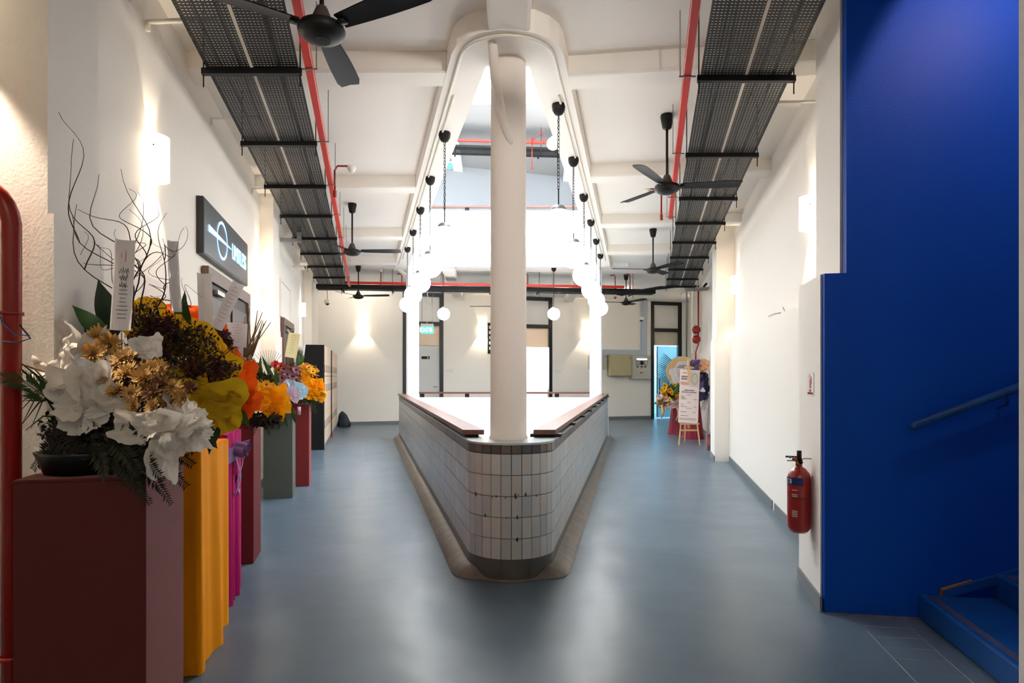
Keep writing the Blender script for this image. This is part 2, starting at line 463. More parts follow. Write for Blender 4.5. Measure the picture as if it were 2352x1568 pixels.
# outward directions
places = []
for x, y, _ in cols:
    a = math.atan2(y-kc[1], x-kc[0]); places.append((x, y, a))
def outw(pl, ang): return [(x, y, ang) for x, y, _ in pl]
lefts = outw(lefts, PI+math.atan(KL)); rights = outw(rights, -math.atan(KR))
for a, b in zip(lefts, rights): places += [a, b]
nobj = 0; far_t = MB()
NT = len(tmats)
for x, y, a in places:
    row_z = [(.16+TH*i, 0) for i in range(5)]+[(.932, 1)]
    for z, cap in row_z:
        k = random.choices(range(5), (5, 4, 3, 3, 2))[0] if not cap else random.randrange(3)
        if nobj < 300:
            o = bpy.data.objects.new('tile', cms[k] if cap else tms[k]); C.objects.link(o); o.parent = parapet
            o.location = (x, y, z); o.rotation_euler = (0, 0, a+random.uniform(-.012, .012)); nobj += 1
        else:
            ca, sa = math.cos(a), math.sin(a); far_t.cur = NT+k if cap else k
            far_t.cbox((x+ca*.0045, y+sa*.0045, z+((.072 if cap else TH)-.003)/2), (.009, TW-.003, (.072 if cap else TH)-.003), a)
stuff(far_t.build('tiles', tmats+cmats, parapet))
# chipped glaze on the nose
ch = MB()
for q in range(16):
    x, y, a = random.choice(cols[2:-2]); z = .16+TH*random.choice((2, 3, 3, 3, 1))+random.uniform(-.012, .012)
    r = random.uniform(.004, .012); ca, sa = math.cos(a), math.sin(a); yy = random.uniform(-.03, .03)
    P = [(x+ca*.0098-sa*(yy+r*.8*math.cos(t)*random.uniform(.6, 1.2)), y+sa*.0098+ca*(yy+r*.8*math.cos(t)), z+r*1.6*math.sin(t)*random.uniform(.6, 1.2)) for t in [2*PI*i/8 for i in range(8)]]
    ch.add(P, [tuple(range(8))])
stuff(ch.build('glaze_chips', M('bare_tile_body', (58, 46, 38), .8), parapet))
# far side of the atrium: low white wall
fp = MB(); fp.box(-2.55, 2.25, YF, YF+.15, -.3, 1.0); struct(fp.build('wall_far_parapet', upperw))

def handrail(name, label, P, sl0, sl1, ya, yb, zt=1.075):
    t = thing(name, label, 'handrail', P((sl0+sl1)/2, ya)+(1.01,))
    bx, by = t.location.x, t.location.y
    mb = MB(); mb.prism([P(sl0, ya), P(sl1, ya), P(sl1, yb), P(sl0, yb)], zt-.04, zt)
    mb.v = [(x-bx, y-by, z-1.01) for x, y, z in mb.v]; mb.build('rail', woodm, t, bevel=.004)
    y = ya+.12
    while y < yb:
        b = MB(); c0, c1 = sl0+.035, sl1-.035
        b.prism([P(c0, y-.06), P(c1, y-.06), P(c1, y+.06), P(c0, y+.06)], 1.01, zt-.04)
        b.v = [(px-bx, py-by, pz-1.01) for px, py, pz in b.v]; b.build('bracket', blackm, t); y += 1.22
    return t
handrail('handrail', 'brown wooden handrail on the left arm of the tiled parapet', PL, .765, .935, 5.1, 15.5)
handrail('handrail', 'brown wooden handrail on the right arm of the tiled parapet', PR, -.625, -.80, 5.1, 15.5)
for nm, z, lab in (('handrail', 1.0, 'thin brown handrail on the white wall across the far end of the atrium'), ('handrail', 5.34, 'brown handrail of the upper floor gallery above the bright white parapet')):
    t = thing(nm, lab, 'handrail', (0, YF+.07, z))
    MB().box(-2.43, 2.0, -.07, .05, .085, .125).build('rail', woodm, t)
    for i in range(5): MB().box(-2.1+i*1.05-.05, -2.1+i*1.05+.05, -.015, .015, 0, .085).build('bracket', blackm, t)

# ------------------------------------------------------------------ globe pendants
globem = M('opal_globe_lit', (255, 252, 246), .4, emis=(255, 250, 243), estr=9.8)
links = None
def chain_mesh(z0, z1):
    mb = MB(); n = max(2, int((z1-z0)/.031)); st = (z1-z0)/n
    for i in range(n):
        zc = z0+st*(i+.5); pts = []
        for k in range(9):
            a = 2*PI*k/8; u, w_ = .011*math.cos(a), (st*.62)*math.sin(a)
            pts.append((u, 0, zc+w_) if i % 2 else (0, u, zc+w_))
        mb.tube(pts, .0028, 4, cap=False)
    mb.tube([(.006, .004, z0), (.013, .0, (z0+z1)/2), (.004, -.004, z1)], .003, 5)
    return mb
def pendant(loc, label, drop=1.09, r=.15, group='round opal globe pendant lamps over the atrium'):
    t = thing('globe_pendant', label, 'pendant lamp', loc, random.uniform(0, 3), group)
    MB().lathe([(0, 0), (.058, 0), (.062, -.012), (.056, -.055), (.036, -.088), (.012, -.1), (0, -.1)], 24).build('canopy', blackm, t, smooth=True)
    zt = -drop+r
    chain_mesh(zt+.17, -.095).build('chain', blackm, t, smooth=True)
    MB().tube([(0, 0, zt+.02), (0, 0, zt+.18)], .006, 8).build('stem', blackm, t)
    MB().lathe([(0, zt+.03), (.05, zt+.024), (.068, zt+.002), (.07, zt-.018)], 24).build('gallery_cap', zinc, t, smooth=True)
    MB().sphere((0, 0, -drop), r, 28, 18).build('globe', globem, t, smooth=True)
    return t
ordn = ['nearest', 'second', 'third', 'fourth', 'fifth', 'farthest']
for i, Y in enumerate((6.49, 7.95, 9.40, 10.85, 12.30)):
    pendant(PL(.79, Y)+(ZB,), 'white globe pendant lamp, %s in the left row above the parapet' % (ordn[i] if i < 4 else 'farthest'))
for i, Y in enumerate((5.82, 7.25, 8.72, 10.15, 11.57, 12.98)):
    pendant(PR(-.685, Y)+(ZB,), 'white globe pendant lamp, %s in the right row above the parapet' % ordn[i])
for x, lab in ((1019, 'small white globe pendant over the far end beside the exit sign'), (1272, 'small white globe pendant over the far end, right of the thick column'), (1150, 'added globe pendant over the far end, unseen behind the thick column')):  # the hidden middle globe is added to lighten the far end
    pendant(((x-1176)/FPX*15.6, 15.6, 4.12), lab, drop=1.12)
pendant(((1270-1176)/FPX*15.75, 15.75, ZR), 'lit globe pendant of the upper floor seen through the void', drop=.90)
# white conduits along the edge beam
for off in (0, .045):
    a_l = nose(.72+off, -.615-off, .36-off, 12)[0]
    pth = [PL(.72+off, 14.2), PL(.72+off, 6)]+a_l+[PR(-.615-off, 6), PR(-.615-off, 13.6)]
    if off:
        for side, P_, s_ in (('left', PL, .765), ('right', PR, -.66)):
            tb = MB().tube([P_(s_, 5.62)+(ZB,), P_(s_, 5.65)+(ZB-.013,), P_(s_, 13.4)+(ZB-.013,)], .011, 8)
            tag(tb.build('conduit', pvc, smooth=True), 'short white conduit under the %s edge beam, inner of the pair' % side, 'conduit')
    else:
        tb = MB().tube([p+(ZB-.014,) for p in pth], .013, 8)
        tag(tb.build('conduit', pvc, smooth=True), 'long white conduit bending round the nose of the edge beam', 'conduit')

# ------------------------------------------------------------------ ceiling fans
fanm = M('fan_black', (20, 19, 18), .5, spec=.3)
def blade_mesh():
    mb = MB(); rows = []
    n = 10
    for i in range(n+1):
        t = i/n; r = .13+.60*t; w_ = .05+.022*math.sin(min(1, t*1.3)*PI/2)
        if i == n: w_ *= .8
        tw = math.radians(-11); dz = .012*t
        rows.append([(r, -w_*math.cos(tw), dz-w_*math.sin(tw)), (r, 0, dz+.006), (r, w_*math.cos(tw), dz+w_*math.sin(tw))])
    mb.grid(rows); top = [[(x, y, z+.006) for x, y, z in r] for r in rows]
    mb.grid([r[::-1] for r in top])
    mb.box(.09, .17, -.022, .022, -.012, .002)
    return mb.mesh('blade', fanm, True)
bm_ = blade_mesh()
def fan(loc, label, ang, drop=.73):
    t = thing('ceiling_fan', label, 'ceiling fan', loc, 0, 'black three-blade ceiling fans')
    MB().lathe([(0, 0), (.062, 0), (.066, -.02), (.045, -.135), (.02, -.15), (0, -.15)], 24).build('canopy', fanm, t, smooth=True)
    MB().tube([(0, 0, -.14), (0, 0, -drop+.05)], .013, 10).build('rod', fanm, t, smooth=True)
    z = -drop
    MB().lathe([(0, z+.125), (.026, z+.125), (.034, z+.11), (.058, z+.05), (.06, z+.04)], 24).build('shroud', M('fan_bronze', (66, 58, 50), .45), t, smooth=True)
    MB().lathe([(0, z+.045), (.06, z+.042), (.118, z+.02), (.128, z-.005), (.12, z-.03), (.09, z-.052), (.05, z-.06), (.048, z-.063), (0, z-.064)], 32).build('motor', fanm, t, auto=40)
    for k in range(3):
        b = bpy.data.objects.new('blade', bm_); C.objects.link(b); b.parent = t; b.location = (0, 0, z+.01)
        b.rotation_euler = (0, 0, ang+k*2*PI/3)
    return t
def fan_at(x, Y, lab, ang): fan(((x-1176)/FPX*Y, Y, ZC), lab, math.radians(ang))
fan_at(739, 3.52, 'black ceiling fan overhead at the top of the picture, beside the left cable tray', 92)
fan_at(809, 9.8, 'black ceiling fan midway down the left corridor', 8)
fan_at(823, 15.3, 'black ceiling fan at the far end of the left corridor', 2)
fan_at(1532, 6.47, 'black ceiling fan with spread blades nearest in the right corridor', -4)
fan_at(1500, 11.5, 'black ceiling fan midway down the right corridor', 178)
fan_at(1438, 16.66, 'black ceiling fan at the far end of the right corridor', 182)
fan_at(1140, 17.6, 'black ceiling fan beyond the atrium, mostly hidden by the thick column', 170)

# ------------------------------------------------------------------ cable trays
ZT = 3.65
def perforated(P, s0, s1, ya, yb, z, ps=.0245, py=.031, sl=.0135, sw=.0066, fl=0):
    v = []; f = []
    ns = max(1, round(abs(s1-s0)/ps)); ds = (s1-s0)/ns; ny = round((yb-ya)/py); dy = (yb-ya)/ny
    for j in range(ny):
        y0 = ya+j*dy; y1 = y0+dy; yc = (y0+y1)/2
        for i in range(ns):
            a0 = s0+i*ds; a1 = a0+ds; ac = (a0+a1)/2; hl = sl/2*(1 if ds > 0 else -1)
            o = len(v)
            for s_, y_ in ((a0, y0), (a1, y0), (a1, y1), (a0, y1), (ac-hl, yc-sw/2), (ac+hl, yc-sw/2), (ac+hl, yc+sw/2), (ac-hl, yc+sw/2)):
                v.append(P(s_, y_)+(z,))
            f += [(o, o+1, o+5, o+4), (o+1, o+2, o+6, o+5), (o+2, o+3, o+7, o+6), (o+3, o, o+4, o+7)]
    mb = MB(); mb.add(v, f)
    for s_ in (s0, s1)[(0 if fl == 0 else 1):(1 if fl == 0 else 2)]:      # upstand flange on the outer edge
        mb.prism([P(s_-.001, ya), P(s_+.001, ya), P(s_+.001, yb), P(s_-.001, yb)], z, z+.05)
    return mb
def tray(label, P, s_in, s_out, ya, yb, ybars, z=ZT):
    t = thing('cable_tray', label, 'cable tray')
    mid = (s_in+s_out)/2; g = .011*(1 if s_out > s_in else -1)
    perforated(P, s_in, mid-g, ya, yb, z).build('tray_panel', traym, t)
    perforated(P, mid+g, s_out, ya, yb, z, fl=1).build('tray_panel', traym, t)
    k = 1 if s_out > s_in else -1
    for Y in ybars:
        b = MB(); e0, e1 = s_in-.03*k, s_out+.035*k
        b.prism([P(e0, Y-.021), P(e1, Y-.021), P(e1, Y+.021), P(e0, Y+.021)], z-.043, z-.002)
        st = b.build('strut', blackm, t)
        for e in (e0+.012*k, e1-.012*k):
            MB().tube([P(e, Y)+(z-.13,), P(e, Y)+(ZC if z < 5 else ZR,)], .005, 6).build('hanger_rod', blackm, st)
    random.seed(7)
    for i, fr_ in enumerate((.17, .22, .64, .82)):
        s_ = s_in+(s_out-s_in)*fr_; pts = []
        y = ya
        while y < yb:
            pts.append(P(s_+random.uniform(-.012, .012), y)+(z+.016+random.uniform(0, .006),)); y += .7
        MB().tube(pts, .008, 6).build('cable', blackm, t, smooth=True)
    return t
bars = [4.51, 5.91, 7.26, 8.6, 10.0, 11.24, 12.58, 13.96, 15.3]
tray('black perforated double cable tray along the left corridor', PL, -.48, -1.115, 1.6, 15.95, [1.8, 3.15]+bars)
tray('black perforated double cable tray along the right corridor', PW, .355, .995, 1.6, 15.6, [1.9, 3.2, 4.62, 6.22, 7.75, 9.0, 10.3, 11.6, 12.9, 14.2, 15.4])
# cross tray at the far end of the atrium and its twin one storey up
def cross(label, c0, c1, z, dw=.3, rods=6, hf=.11):
    t = thing('cable_tray', label, 'cable tray')
    d = Vector((c1[0]-c0[0], c1[1]-c0[1])); L_ = d.length; d.normalize(); n = Vector((-d.y, d.x))
    P = lambda s_, y_: tuple(Vector(c0)+d*y_+n*s_)
    perforated(P, 0, dw, 0, L_, z, py=.034).build('tray_panel', traym, t)
    side = MB()
    for s_ in (0, dw): side.prism([P(s_-.002, 0), P(s_+.002, 0), P(s_+.002, L_), P(s_-.002, L_)], z, z+hf)
    side.build('side_rail', traym, t)
    for i in range(rods):
        y = L_*(i+.5)/rods
        b = MB(); b.prism([P(-.03, y-.02), P(dw+.03, y-.02), P(dw+.03, y+.02), P(-.03, y+.02)], z-.042, z-.002); st = b.build('strut', blackm, t)
        MB().tube([P(-.02, y)+(z-.14,), P(-.02, y)+((ZC if z < 5 else ZR),)], .006, 6).build('hanger_rod', blackm, st)
    for k in range(3):
        MB().tube([P(.07+.08*k, i*L_/10)+(z+.02+.01*math.sin(i*2.1+k),) for i in range(11)], .016, 6).build('cable', blackm, t, smooth=True)
    return t
cross('black cable tray crossing below the ceiling beyond the atrium', (-4.75, 15.62), (3.7, 16.6), 3.62, .34, 7)
cross('black cable tray of the upper floor seen through the void', (-3.2, 16.75), (3.6, 17.3), 7.5, .62, 6, .06)
# loose cables swinging from the cross tray to the right tray
for i, (dz, dx) in enumerate(((0, 0), (.05, .1), (-.05, .05))):
    pts = [(2.2+dx, 16.45, 3.68), (2.8, 16.4, 3.60+dz), (3.2, 16.3, 3.66), (3.7, 16.1, 3.70+dz*.5), (4.0+dx, 15.75, 3.68)]
    tag(MB().tube(pts, .02, 6).build('loose_cable', blackm, smooth=True), ['upper', 'middle', 'lower'][i]+' slack black cable looping between the cross tray and the right tray', 'cable', 'slack cables near the right tray')

# red trunking beside the trays, hung on rods with clips
def trunk(label, P, s, ya, yb, z, k, clips, ztop=ZC):
    t = thing('red_trunking', label, 'trunking')
    MB().prism([P(s-.028, ya), P(s+.028, ya), P(s+.028, yb), P(s-.028, yb)], z-.03, z+.03).build('duct', redm, t, bevel=.004)
    for Y in clips:
        b = MB(); b.prism([P(s-.06, Y-.006), P(s+.06, Y-.006), P(s+.06, Y+.006), P(s-.06, Y+.006)], z-.038, z-.03)
        cl = b.build('clip', zinc, t)
        MB().tube([P(s+.052*k, Y)+(z-.04,), P(s+.052*k, Y)+(ztop,)], .004, 6).build('hanger_rod', zinc, cl)
    return t
trunk('red trunking running beside the left cable tray', PL, -.40, 1.6, 15.6, ZT+.03, 1, [3.2, 4.51, 5.91, 7.26, 8.6, 10, 11.24, 12.58, 13.96])
trunk('red trunking running beside the right cable tray', PW, .255, 1.6, 8.85, ZT+.03, -1, [3.2, 4.62, 6.22, 7.75, 8.7])
def Pc(c0, c1):
    d = Vector((c1[0]-c0[0], c1[1]-c0[1])).normalized(); n = Vector((-d.y, d.x))
    return lambda s_, y_: tuple(Vector(c0)+d*y_+n*s_)
trunk('red trunking crossing the far end above the cable tray', Pc((-4.05, 15.62), (2.95, 16.4)), 0, 0, 6.95, 3.76, 1, [.9, 2.3, 3.7, 5.1, 6.3])
trunk('red trunking on the upper floor seen through the void', Pc((-2.6, 16.75), (3, 17.2)), 0, 0, 5.6, 7.66, 1, [.8, 2.2, 3.6, 5], ZR)

# red drop pipes with ceiling detectors
def droppipe(label, pts, det=None, r=.012, bell=None):
    t = thing('red_drop_pipe', label, 'pipe', pts[0])
    o = Vector(pts[0])
    MB().tube([Vector(p)-o for p in pts], r, 8).build('pipe', redpipe, t, smooth=True)
    e = Vector(pts[0])-o; MB().tube([e, e+Vector((0, 0, .07))], r*1.7, 8).build('coupling', redpipe, t)
    if det:
        c = Vector(det)-o
        MB().lathe([(0, .02), (.045, .02), (.05, -.005), (.035, -.04), (.018, -.055), (0, -.055)], 16, tuple(c)).build('detector', M('white_plastic', (236, 232, 224), .35), t, smooth=True)
    if bell:
        MB().sphere(tuple(Vector(bell)-o), .035, 12, 8).build('nozzle', redpipe, t, smooth=True)
    return t
a = W(769, 452, 7.3); b = W(769, 378, 7.25)
droppipe('red drop pipe with a white detector beside the left tray', [a, (a.x, a.y, b.z-.05), (a.x+.03, a.y, b.z), (a.x+.17, a.y, b.z)], (a.x+.19, a.y, b.z-.02))
a = W(1519, 505, 8.7); b = W(1519, 434, 8.7)
droppipe('red drop pipe with a white detector behind the nearest right fan', [a, (a.x, a.y, b.z-.05), (a.x-.03, a.y, b.z), (a.x-.17, a.y, b.z)], (a.x-.19, a.y, b.z-.02))
for x, Y, dz, lab in ((875, 15.8, .36, 'straight red drop pipe above the cross tray beside the left far fan'), (923, 15.9, .3, 'red drop pipe with elbow above the cross tray by the left white column'),
                      (1212, 16.2, .34, 'red drop pipe with elbow just right of the thick column'), (1413, 16.5, .36, 'red drop pipe with elbow near the far right fan'), (1447, 16.5, .38, 'tall red riser at the right end of the cross trunking')):
    X = (x-1176)/FPX*Y
    droppipe(lab, [(X, Y, 3.72), (X, Y, 3.72+dz-.04), (X-.03, Y, 3.72+dz), (X-.12, Y+.05, 3.72+dz)] if 'straight' not in lab else [(X, Y, 3.7), (X, Y, 4.1)], (X, Y, 4.1) if 'straight' in lab else None, bell=(X, Y, 3.5) if x == 1413 else None)
a = W(1222, 385, 16.7)
droppipe('red drop pipe with a round nozzle on the upper floor', [(a.x, 16.7, 7.62), (a.x, 16.7, a.z)], bell=tuple(a))
droppipe('bent red pipe above the upper floor trunking', [tuple(W(1224, 325, 16.7)), tuple(W(1249, 296, 16.7)), tuple(W(1249, 330, 16.7))])

# ------------------------------------------------------------------ small ceiling conduits by the walls
for i, (x, y, s_) in enumerate(((340, 50, -1.43), (486, 272, -1.43), (580, 433, -1.43))):
    Y = FPX*s_/(x-841.0); z = min(4.08, EYE+(HZ-y)/FPX*Y)
    p = MB().tube([PL(-1.43, Y)+(z-.06,), PL(-1.43, Y)+(z,), PL(-1.38, Y)+(z,), PL(-.98, Y-.02)+(z+.01,)], .017 if i == 0 else .011, 8)
    tag(p.build('conduit', pvc, smooth=True), ['nearest', 'second', 'third'][i]+' white conduit stub from the left wall to the left cable tray', 'conduit', 'white conduit stubs on the left wall')
for i, (x, y) in enumerate(((1880, 233), (1705, 490))):
    s_ = 1.42; Y = FPX*s_/(x-1497.2); z = min(4.08, EYE+(HZ-y)/FPX*Y)
    p = MB().tube([PW(1.42, Y)+(z+.08,), PW(1.42, Y)+(z,), PW(1.38, Y)+(z,), PW(1.0, Y)+(z-.005,)], .013, 8)
    tag(p.build('conduit', pvc, smooth=True), ['nearest', 'second'][i]+' white conduit stub from the right wall to the right cable tray', 'conduit', 'white conduit stubs on the right wall')
# zinc wall bracket of the left tray
t = thing('tray_bracket', 'grey steel wall bracket reaching from the left wall to the left tray', 'bracket', PL(-1.28, 9.6)+(3.5,), AL)
MB().box(0, .30, -.02, .02, 0, .055).build('arm', zinc, t); MB().box(.24, .30, -.03, .03, .055, .17).build('post', zinc, t)
ap = thing('air_vent', 'small black slotted vent high on the left wall past the second pier', 'vent', PL(-1.36, 13.0)+(3.66,), AL)
MB().box(-.08, .12, -.12, .12, 0, .05).build('body', pvc, ap)
for i in range(4): MB().box(.121, .127, -.1+i*.055, -.06+i*.055, .005, .045).build('slot', blackm, ap)

# ------------------------------------------------------------------ wall sconces
shadem = M('sconce_opal_lit', (255, 246, 230), .4, emis=(255, 234, 204), estr=4.5)
def sconce(loc, rot, label, e=1.0, first=[None]):
    t = thing('wall_sconce', label, 'wall lamp', loc, rot, 'half-round opal wall sconces')
    h, r = .145, .105
    mb = MB(); mb.lathe([(r, -h), (r, h), (r-.006, h), (r-.006, -h), (r, -h)], 18, (.012, 0, 0), -PI/2, PI/2); mb.build('shade', shadem, t, auto=40)
    MB().box(0, .014, -.07, .07, -.12, .12).build('backplate', M('sconce_plate', (225, 220, 210), .4), t)
    for s_ in (-1, 1): MB().sphere((.05, s_*(r+.002), .06), .007, 8, 6).build('screw', zinc, t)
    lamp('bulb', 'SPOT', (.075, 0, -.05), 19*e, (1, .85, .66), t, direction=(-.16, 0, -1), spot_size=math.radians(96), spot_blend=.55, shadow_soft_size=.012)
    lamp('bulb', 'SPOT', (.075, 0, .05), 7*e, (1, .85, .66), t, direction=(-.16, 0, 1), spot_size=math.radians(58), spot_blend=.5, shadow_soft_size=.012)
    return t
ZS = 2.96
for Y, lab in ((4.33, 'half-round wall sconce on the left wall above the white bouquet'), (8.55, 'half-round wall sconce on the left wall beside the lettered sign'), (14.2, 'half-round wall sconce on the left wall above the lockers')):
    sconce(PL(SU, Y)+(ZS,), AL, lab)
for Y, z, lab in ((5.75, 2.95, 'half-round wall sconce on the right wall beside the blue stair wall'), (10.75, 3.02, 'half-round wall sconce on the right wall just before the far pier'), (21.0, 3.15, 'distant wall sconce at the far end of the right wall beside red bells')):
    sconce(PW(1.44, Y)+(z,), AR, lab)
for x, y, lab in ((833, 752, 'wall sconce on the far wall above the black bag'), (1108, 760, 'wall sconce on the far wall beside the notice board'), (1345, 765, 'wall sconce on the far wall beside the right white column')):
    v, z = pxB(x, y); sconce(PB(v, 0, z), AB, lab, 1.6)
sconce((-2.36, 2.578, 3.02), -PI/2, 'wall sconce on the front of the near left pier, outside the picture', 5)

tubem = M('added_tube_lit', (255, 255, 255), .4, emis=(255, 246, 234), estr=30)  # unseen battens behind the tray, added to brighten the far wall
for i, (v, lab) in enumerate(((.6, 'added unseen batten lamp at the left end of the far wall behind the cable tray'), (3.0, 'second added unseen batten lamp of the far wall from the left'), (6.0, 'third added unseen batten lamp of the far wall from the left'), (7.6, 'added unseen batten lamp at the right end of the far wall above the cabinets'))):
    t = thing('added_batten_lamp', lab, 'added ceiling lamp', PB(v, (19.6+.2923*v-18.75-.07*v)/.9563, ZC), AB, 'added batten lamps washing the far wall')
    MB().box(-.035, .035, -.72, .72, -.045, 0).build('housing', M('white_plastic', (236, 232, 224), .35), t, bevel=.004)
    MB().tube([(0, -.68, -.065), (0, .68, -.065)], .016, 8).build('tube', tubem, t, smooth=True)
    for s_ in (-.69, .69): MB().box(-.02, .02, s_-.012, s_+.012, -.085, -.045).build('lamp_holder', pvc, t)

# ------------------------------------------------------------------ back wall bays
paneg = M('clear_glass', (235, 245, 245), .03, alpha=.12, spec=.5)
blindm = M('cream_blind', (226, 206, 184), .8, trans=.25)
whitep = M('white_panel', (226, 224, 220), .55)
def bay(name, key, top_panel, hdr_y, blind_y):
    v0, v1 = bays[key]; w_ = v1-v0; zh = pxB(1100, hdr_y)[1]
    fr_ = MB(); pw = .115
    for a, b in ((0, pw), (w_-pw, w_)): fr_.box(-.12, .03, a, b, 0, ZC)
    fr_.box(-.12, .03, pw, w_-pw, ZC-.12, ZC); fr_.box(-.12, .03, pw, w_-pw, zh-.06, zh+.06)
    o = struct(fr_.build(name, frameblk, loc=PB(v0), rot=AB))
    MB().box(-.06, -.045, pw, w_-pw, zh+.06, ZC-.12).build('transom_panel', whitep, o)
    return o, pw, w_, zh
d3, pw, w_, zh = bay('door_3', 'wc', 1, 746, 0)
zl = pxB(990, 793)[1]
MB().box(-.07, -.05, pw, w_-pw, zl, zh-.06).build('upper_panel', M('cream_panel', (232, 208, 186), .6), d3)
lfm = MB().box(-.09, -.045, pw, w_-pw, .01, zl-.012).build('door_leaf', M('pale_grey_laminate', (205, 205, 204), .5), d3)
vv, hz = pxB(1004, 888); yy = vv-bays['wc'][0]
MB().tube([(-.045, yy, hz), (.0, yy, hz), (.0, yy-.12, hz+.005)], .01, 8).build('lever_handle', chrome, lfm, smooth=True)
MB().lathe([(0, .006), (.024, .006), (.026, 0)], 16).build('lock', chrome, lfm, loc=(-.04, yy, hz-.13)).rotation_euler = (0, PI/2, 0)
vp, zp = pxB(978, 821); yp = vp-bays['wc'][0]
pl = MB().box(-.045, -.038, yp-.13, yp+.13, zp-.045, zp+.045).build('name_plate', blackm, lfm)
icon = MB(); icon.box(-.038, -.036, yp+.055, yp+.085, zp-.025, zp+.01); icon.sphere((-.037, yp+.07, zp+.024), .011, 8, 6); icon.build('pictogram', whitep, pl)
# glazed middle bay: a bright room with a window behind
w2, pw, w_, zh = bay('window_1', 'mid', 1, 746, 0)
zb = pxB(1230, 797)[1]
MB().box(-.075, -.068, pw, w_-pw, zb, zh-.06).build('blind', blindm, w2)
MB().box(-.05, -.044, pw, w_-pw, .02, zh-.06).build('pane', paneg, w2)
rm = MB(); a0, a1 = bays['mid'][0]-.6, bays['mid'][1]+.6
rm.box(-3.2, -3.1, a0, a1, 0, ZC); rm.box(-3.1, -.21, a0-.1, a0, 0, ZC); rm.box(-3.1, -.21, a1, a1+.1, 0, ZC)
struct(rm.build('wall_far_room', upperw, loc=PB(0), rot=AB))
glow = M('daylit_window', (255, 255, 255), .5, emis=(240, 250, 255), estr=9)
wv = MB(); wv.box(-3.09, -3.07, a0+.15, a1-.75, .9, 2.9); wo = struct(wv.build('window_2', glow, loc=PB(0), rot=AB))
for yy2 in (a0+.12, (a0+a1)/2-.35, a1-.75):
    MB().box(-3.07, -3.0, yy2-.03, yy2+.03, .85, 2.95).build('window_frame', whitep, wo)
MB().box(-3.07, -2.8, a0, a1-.5, .82, .88).build('window_sill', whitep, wo)
pt = PB(pxB(1243, 880)[0]-.02, -1.3, .0)
sb = MB(); sb.box(-1.6, -1.1, a1-1.6, a1-.02, 0, 1.06); tag(sb.build('sideboard', whitep, loc=PB(0), rot=AB), 'low white cabinet inside the bright glazed room', 'cabinet')
pp = thing('potted_plant', 'small green plant in a grey pot behind the glazed bay', 'plant', pt[:2]+(1.06,))
MB().lathe([(0, 0), (.06, 0), (.085, .15), (.075, .15), (.07, .12), (0, .12)], 16).build('pot', M('pale_grey_pot', (190, 196, 200), .5), pp, smooth=True)
# open right bay: blue lit room, glass door with a bar handle
w3, pw, w_, zh = bay('door_4', 'right', 1, 748, 0)
zb = pxB(1530, 793)[1]
MB().box(-.075, -.06, pw, w_-pw, zb, zh-.06).build('upper_panel', M('cream_panel2', (206, 196, 178), .7), w3)
gd = MB().box(-.07, -.055, pw+.16, w_-pw, .04, zb-.03).build('glass_leaf', M('pale_blue_glass', (150, 212, 226), .25, alpha=.7), w3)
vh = pw+.24
MB().tube([(-.02, vh, .78), (-.02, vh, 1.42)], .016, 8).build('bar_handle', blackm, gd, smooth=True)
for z in (.85, 1.35): MB().tube([(-.06, vh, z), (-.06+.04, vh+.0, z)], .01, 6).build('handle_stud', blackm, gd)
MB().box(-.075, -.05, pw+.15, pw+.175, .04, zb-.03).build('leaf_edge', blackm, gd)
b0, b1 = bays['right'][0]-.5, bays['right'][1]+.4
bluer = M('pale_blue_room', (176, 212, 228), .7)
rr = MB(); rr.box(-2.6, -2.5, b0, b1, 0, ZC); rr.box(-2.5, -.21, b0-.1, b0, 0, ZC); rr.box(-2.5, -.21, b1, b1+.1, 0, ZC)
struct(rr.build('wall_blue_room', bluer, loc=PB(0), rot=AB))
lamp('blue_room_light', 'AREA', PB((b0+b1)/2, -1.3, 3.9), 130, (.75, .92, 1), direction=(0, 0, -1), size=.9)
lamp('far_room_light', 'AREA', PB((a0+a1)/2, -1.6, 3.9), 60, (1, 1, 1), direction=(0, 0, -1), size=1.2)

# ------------------------------------------------------------------ fittings on the back wall
plast = M('white_plastic', (236, 232, 224), .35)
def onB(name, label, cat, x, y, group=None, w0=0):
    v, z = pxB(x, y); return thing(name, label, cat, PB(v, w0, z), AB, group)
for x, y, lab in ((1033, 851, 'pair of white light switches left of the thick column'), (1281, 853, 'pair of white light switches right of the black framed window')):
    t = onB('light_switch', lab, 'switch', x, y)
    for s_ in (-1, 1):
        p = MB().box(0, .012, s_*.065-.06, s_*.065+.06, -.06, .06).build('plate', plast, t, bevel=.003)
        MB().box(.012, .017, s_*.065-.015, s_*.065+.015, -.025, .025).build('rocker', M('switch_rocker', (215, 212, 206), .35), p)
t = onB('notice_board', 'narrow black lettered board on the far wall, half hidden by the thick column', 'sign', 1133, 777)
MB().box(0, .03, -.19, .19, -.5, .5).build('panel', blackm, t)
lt = MB(); random.seed(3)
for k in range(5):
    z = .36-k*.17
    for j in range(2): lt.box(.031, .033, -.15+j*.13, -.08+j*.13, z-.05, z+.05)
lt.build('lettering', whitep, t)
